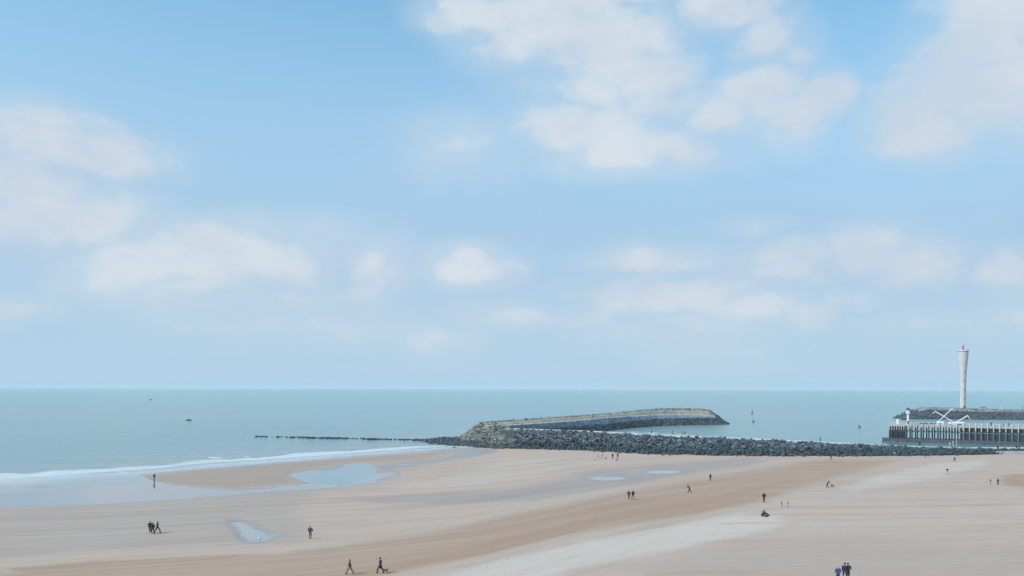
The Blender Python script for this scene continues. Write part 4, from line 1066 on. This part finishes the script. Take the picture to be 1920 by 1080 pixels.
person(gp(1558, 862), 'lone brown clad person right at the foot of the boulders', 'pocket', 'brown', 'brown', yaw=90, h=1.4)
pc = gp(1776, 889.5)
person(pc, 'adult in navy jacket and pale trousers carrying a child on the shoulders', 'up', 'navy', 'lgrey', yaw=-90, h=1.68)
person(pc+V3(0, .07, 1.36), 'child in a pale lilac top riding on the shoulders of the adult in navy', 'sit', 'white', 'white', yaw=-90, h=1.35)
person(gp(1790, 866.5), 'lone olive clad figure just below the boulders, behind the adult carrying a child', 'walk', 'olive', 'grey', yaw=90, h=1.6)
person(gp(1857, 908.5), 'left of two short figures near the right edge, brown top', 'stand', 'brown', 'pink', yaw=0, h=1.3)
person(gp(1871, 909.5), 'right of two short figures near the right edge, broad dark jacket', 'pocket', 'brown', 'black', yaw=-90, h=1.5)
G3 = 'strollers on the west breakwater'
W3 = [(963,791.3,'purple','leftmost stroller on the breakwater promenade near the pale mound'), (986,790,'charcoal','second stroller from the pale mound on the breakwater'), (1016,788,'black','darker left one of two strollers above the narrow part of the breakwater'),
 (1030,787.2,'charcoal','right one of two strollers above the narrow part of the breakwater'), (1071.5,784.8,'red','stroller in dull red halfway along the breakwater'), (1111.5,784.5,'grey','left of two grey strollers side by side on the breakwater'),
 (1119.5,783.5,'grey','right of two grey strollers side by side on the breakwater'), (1146.3,781.5,'black','lone black stroller at the start of the widening breakwater'), (1247.5,772.8,'charcoal','leftmost of the strollers on the upper terrace of the breakwater head'),
 (1255.5,773.8,'tan','pale brown stroller between two dark ones on the breakwater head'), (1265,772.5,'black','tall dark stroller in the middle of the breakwater head'), (1245,777.5,'brown','brown clad stroller lower down at the left of the breakwater head'),
 (1278.5,777.5,'brown','stroller standing on the lower promenade of the breakwater head, right of the others'), (1293,772,'black','left and broader of the dark pair at the far end of the breakwater'), (1295.5,772.2,'charcoal','stroller close beside the broad dark one at the far end of the breakwater'), (1302.3,772,'charcoal','rightmost stroller at the far end of the breakwater')]
for px, py, c_, lab in W3:
    c0 = PD(px, float(interp(px, crest)), float(interp(px, cd))); c1 = PD(px, float(interp(px, wb)), float(interp(px, cd))-13); c2 = PD(px, float(interp(px, wf)), float(interp(px, cd))-17)
    y0, y1, y2 = float(interp(px, crest)), float(interp(px, wb)), float(interp(px, wf))
    loc = c0.lerp(c1, max(.05, (py-y0)/(y1-y0))) if py < y1 else c1.lerp(c2, min(1, (py-y1)/(y2-y1)))
    person(loc, lab, random.choice(['stand','walk','pocket']), c_, 'black', yaw=random.choice([0,180,90]), h=1.86, group=G3)
G4 = 'people on the groyne path'
for px, c_, f_, lab in ((1223,'black','walk','leftmost and tallest figure on the groyne path, seen against the water'), (1263,'charcoal','pocket','second figure on the groyne path, seen against the water'),
        (1280.5,'grey','walk','left of the close pair on the groyne path'), (1285.5,'charcoal','walk','right of the close pair on the groyne path'), (1541,'black','pocket','lone figure far along the groyne path to the right'), (1085.5,'charcoal','stand','small dark figure low on the groyne path near the mound')):
    cz = float(interp(px, crest_z)); p = P(px, float(interp(px, crest_y)), cz); 
    person(p+V3(0, 1.6, .39), lab, f_, c_, 'charcoal', yaw=random.choice([0, 180]), h=1.75 if px != 1085.5 else 1.3, group=G4)
G5 = 'people around the pier'
for px, py, z, c_, lab, h in ((1871,845,1.15,'black','black clad person on the pale landing below the pier, leftmost of four',1.8), (1884,845,1.15,'pink','person in dusty pink on the pale landing below the pier',1.5),
        (1906,844.6,1.15,'black','left of two black clad people on the landing at the right edge',1.75), (1910.8,844.6,1.15,'charcoal','right of two black clad people on the landing at the right edge',1.72)):
    person(P(px, py, z), lab, 'pocket', c_, 'charcoal', yaw=90, h=h, group=G5)
for px, c_, lab, h in ((1858.5,'navy','tall dark person standing on the timber pier above the piles',1.9), (1882,'grey','left and smaller of two people on the pier at right',1.5), (1892,'purple','person in plum on the pier nearest the right edge',1.75), (1703.5,'navy','person in navy at the foot of the white pier light',1.5), (1784.5,'teal','person beside the crossed white booms on the pier',1.7)):
    person(pier_pt(px, 1.0 if px > 1750 else 1.2), lab, 'pocket', c_, 'charcoal', yaw=90, h=h, group=G5)

# ------------------------------------------------------------------ dogs, gull, bags
def dog_mesh(mat):
    J = dict(rump=V3(-.30,0,.42), belly=V3(-.08,0,.40), chest=V3(.18,0,.41), neck=V3(.31,0,.52), head=V3(.42,0,.60), muz=V3(.54,0,.56),
      t1=V3(-.40,0,.50), t2=V3(-.52,0,.58))
    spec = [[('belly',(.10,.095)),('chest',.125),('neck',.075),('head',.07),('muz',.035)],[('belly',(.10,.095)),('rump',.10),('t1',.03),('t2',.018)]]
    for s, n in ((1,'l'),(-1,'r')):
        g = .05*s
        J['sh'+n] = V3(.18,.08*s,.36); J['el'+n] = V3(.14+g,.085*s,.24); J['wr'+n] = V3(.18+g,.085*s,.11); J['pw'+n] = V3(.20+g,.085*s,.03)
        J['hi'+n] = V3(-.28,.08*s,.37); J['kn'+n] = V3(-.20-g,.09*s,.25); J['ho'+n] = V3(-.36-g,.085*s,.14); J['hp'+n] = V3(-.32-g,.085*s,.03)
        spec += [[('chest',.125),('sh'+n,.06),('el'+n,.04),('wr'+n,.026),('pw'+n,.03)], [('rump',.10),('hi'+n,.07),('kn'+n,.05),('ho'+n,.026),('hp'+n,.03)]]
    V_, E, Rr = chain(J, spec)
    ex = [(V3(.40,.05*s,.65), V3(.36,.075*s,.57), .035, .015) for s in (1,-1)]
    return skin('body', V_, E, Rr, mat, 0, 1, ex)
DM = dog_mesh(M_FUR)
def dog(loc, lab, mat, yaw, s=1.0):
    o = empty('dog', tuple(loc), R(yaw), lab, 'dog', 'dogs on the beach')
    c_ = link(recol(DM, mat), 'body', (0,0,0), o); c_.scale = (s,)*3
    q = MB(); q.lathe([(.078*s,0),(.085*s,.02*s),(.078*s,.04*s)], (0,0,0), 10); cc = q.build('collar', CLR['red'], o); cc.location = (.29*s, 0, .47*s); cc.rotation_euler = (0, R(45), 0)
dog(gp(721.5, 1075), 'low brown dog trotting behind the walker in the long navy coat', M_FUR, 172, .95)
dog(gp(1135.8, 861), 'small dark dog in the middle of the family group below the groyne', M_FURD, 60, .95)
dog(gp(1115.5, 864), 'pale dog at the far left of the family group below the groyne', M_FURL, 10, .85)
dog(gp(1560.5, 913.5), 'small grey brown dog in front of the bent figure in black', M_FUR, 200, 1.0)
g0 = gp(486, 1012); gull = empty('seagull', tuple(g0+V3(0,0,.02)), R(160), 'white gull standing in the small left tide pool', 'bird')
J = dict(b=V3(0,0,.17), t=V3(-.20,0,.17), c=V3(.10,0,.20), n=V3(.16,0,.28), h=V3(.19,0,.33), k=V3(.26,0,.32))
V_, E, Rr = chain(J, [[('b',.085),('c',.07),('n',.035),('h',.042),('k',.012)],[('b',.085),('t',.02)]])
link(skin('body', V_, E, Rr, m_white), 'body', (0,0,0), gull)
for s in (1,-1):
    q = MB(); q.add([(.08,.075*s,.21),(-.05,.09*s,.23),(-.27,.04*s,.19),(-.05,.085*s,.13)], [(0,1,2,3)]); q.v += [(a, y_+.012*s, z_) for a, y_, z_ in q.v]; q.f += [(7,6,5,4),(0,4,5,1),(1,5,6,2),(2,6,7,3),(3,7,4,0)]
    q.build('wing', CLR['lgrey'], gull)
q = MB(); q.bar((0,.03,0), (0,.03,.12), .008); q.bar((0,-.03,0), (0,-.03,.12), .008); q.build('legs', CLR['tan'], gull)
def bag(loc, lab, mat, s, name='beach_bag', cat='bag'):
    o = empty(name, tuple(loc), R(20), lab, cat)
    q = MB(); q.lathe([(.30*s,0),(.36*s,.12*s),(.33*s,.34*s),(.22*s,.46*s),(.12*s,.48*s)], n=12); q.build('sack', mat, o)
    q = MB()
    for i in range(6):
        a, b_ = math.pi*i/6, math.pi*(i+1)/6
        q.bar((.18*s*math.cos(a), 0, (.44+.22*math.sin(a))*s), (.18*s*math.cos(b_), 0, (.44+.22*math.sin(b_))*s), .02*s, .02*s, 5)
    q.build('handle', mat, o)
bag(gp(1440, 966), 'white bag beside the seated pair on the pale sand', CLR['white'], .9)
bag(gp(1437, 969.3), 'small navy bag at the feet of the seated pair', CLR['navy'], .7)
bag(gp(1156, 863), 'grey bag on the sand right below the family group', CLR['grey'], .9)
o = empty('windbreak_tent', tuple(gp(1677, 854.5)), 0, 'tiny white beach tent against the boulders left of the pier', 'tent')
q = MB(); q.add([(-.75,-.6,0),(.75,-.6,0),(.7,.6,0),(-.7,.6,0),(-.25,0,1.05),(.25,0,1.05)], [(0,1,5,4),(2,3,4,5),(3,0,4),(3,2,1,0)]); q.build('canopy', m_white, o)
q = MB(); q.bar((.25,0,1.05),(.72,-.58,0),.025); q.bar((.25,0,1.05),(.68,.58,0),.025); q.build('poles', m_dark, o)
# weed and driftwood scraps left by the tide
pts = []
for _ in range(110):
    x = RS.uniform(900, 1900); y = float(interp(x, [(900,1066),(1060,1048),(1300,1012),(1560,975),(1900,945)]))+RS.normal(0, 14)
    if y > 1090: continue
    pts.append(gp(x, y)+V3(0,0,.01))
sc_ = scatter('tide_wrack', pts, RS.uniform(.03, .09, len(pts)), RS.rand(len(pts)), rock_mat('dry weed scraps', False, (.12,.10,.08), (.25,.21,.17), (.1,.1,.1), (-9,-8)), None)
# ------------------------------------------------------------------ sea air
HAZE = 0.00008
if HAZE:
    m = bpy.data.materials.new('sea air'); m.use_nodes = True; t = NT(m.node_tree); t.n.clear()
    pv = t.new('ShaderNodeVolumePrincipled'); pv.inputs['Color'].default_value = (.92, .94, 1.0, 1); pv.inputs['Density'].default_value = HAZE; pv.inputs['Anisotropy'].default_value = 0
    ou = t.new('ShaderNodeOutputMaterial'); t.l.new(pv.outputs[0], ou.inputs['Volume'])
    q = MB(); q.box((0, 12000, 30), (260000, 30000, 70)); hz = q.build('haze', m); tag(hz, kind='stuff')
SC.render.engine = 'CYCLES'
SC.cycles.volume_bounces = 2
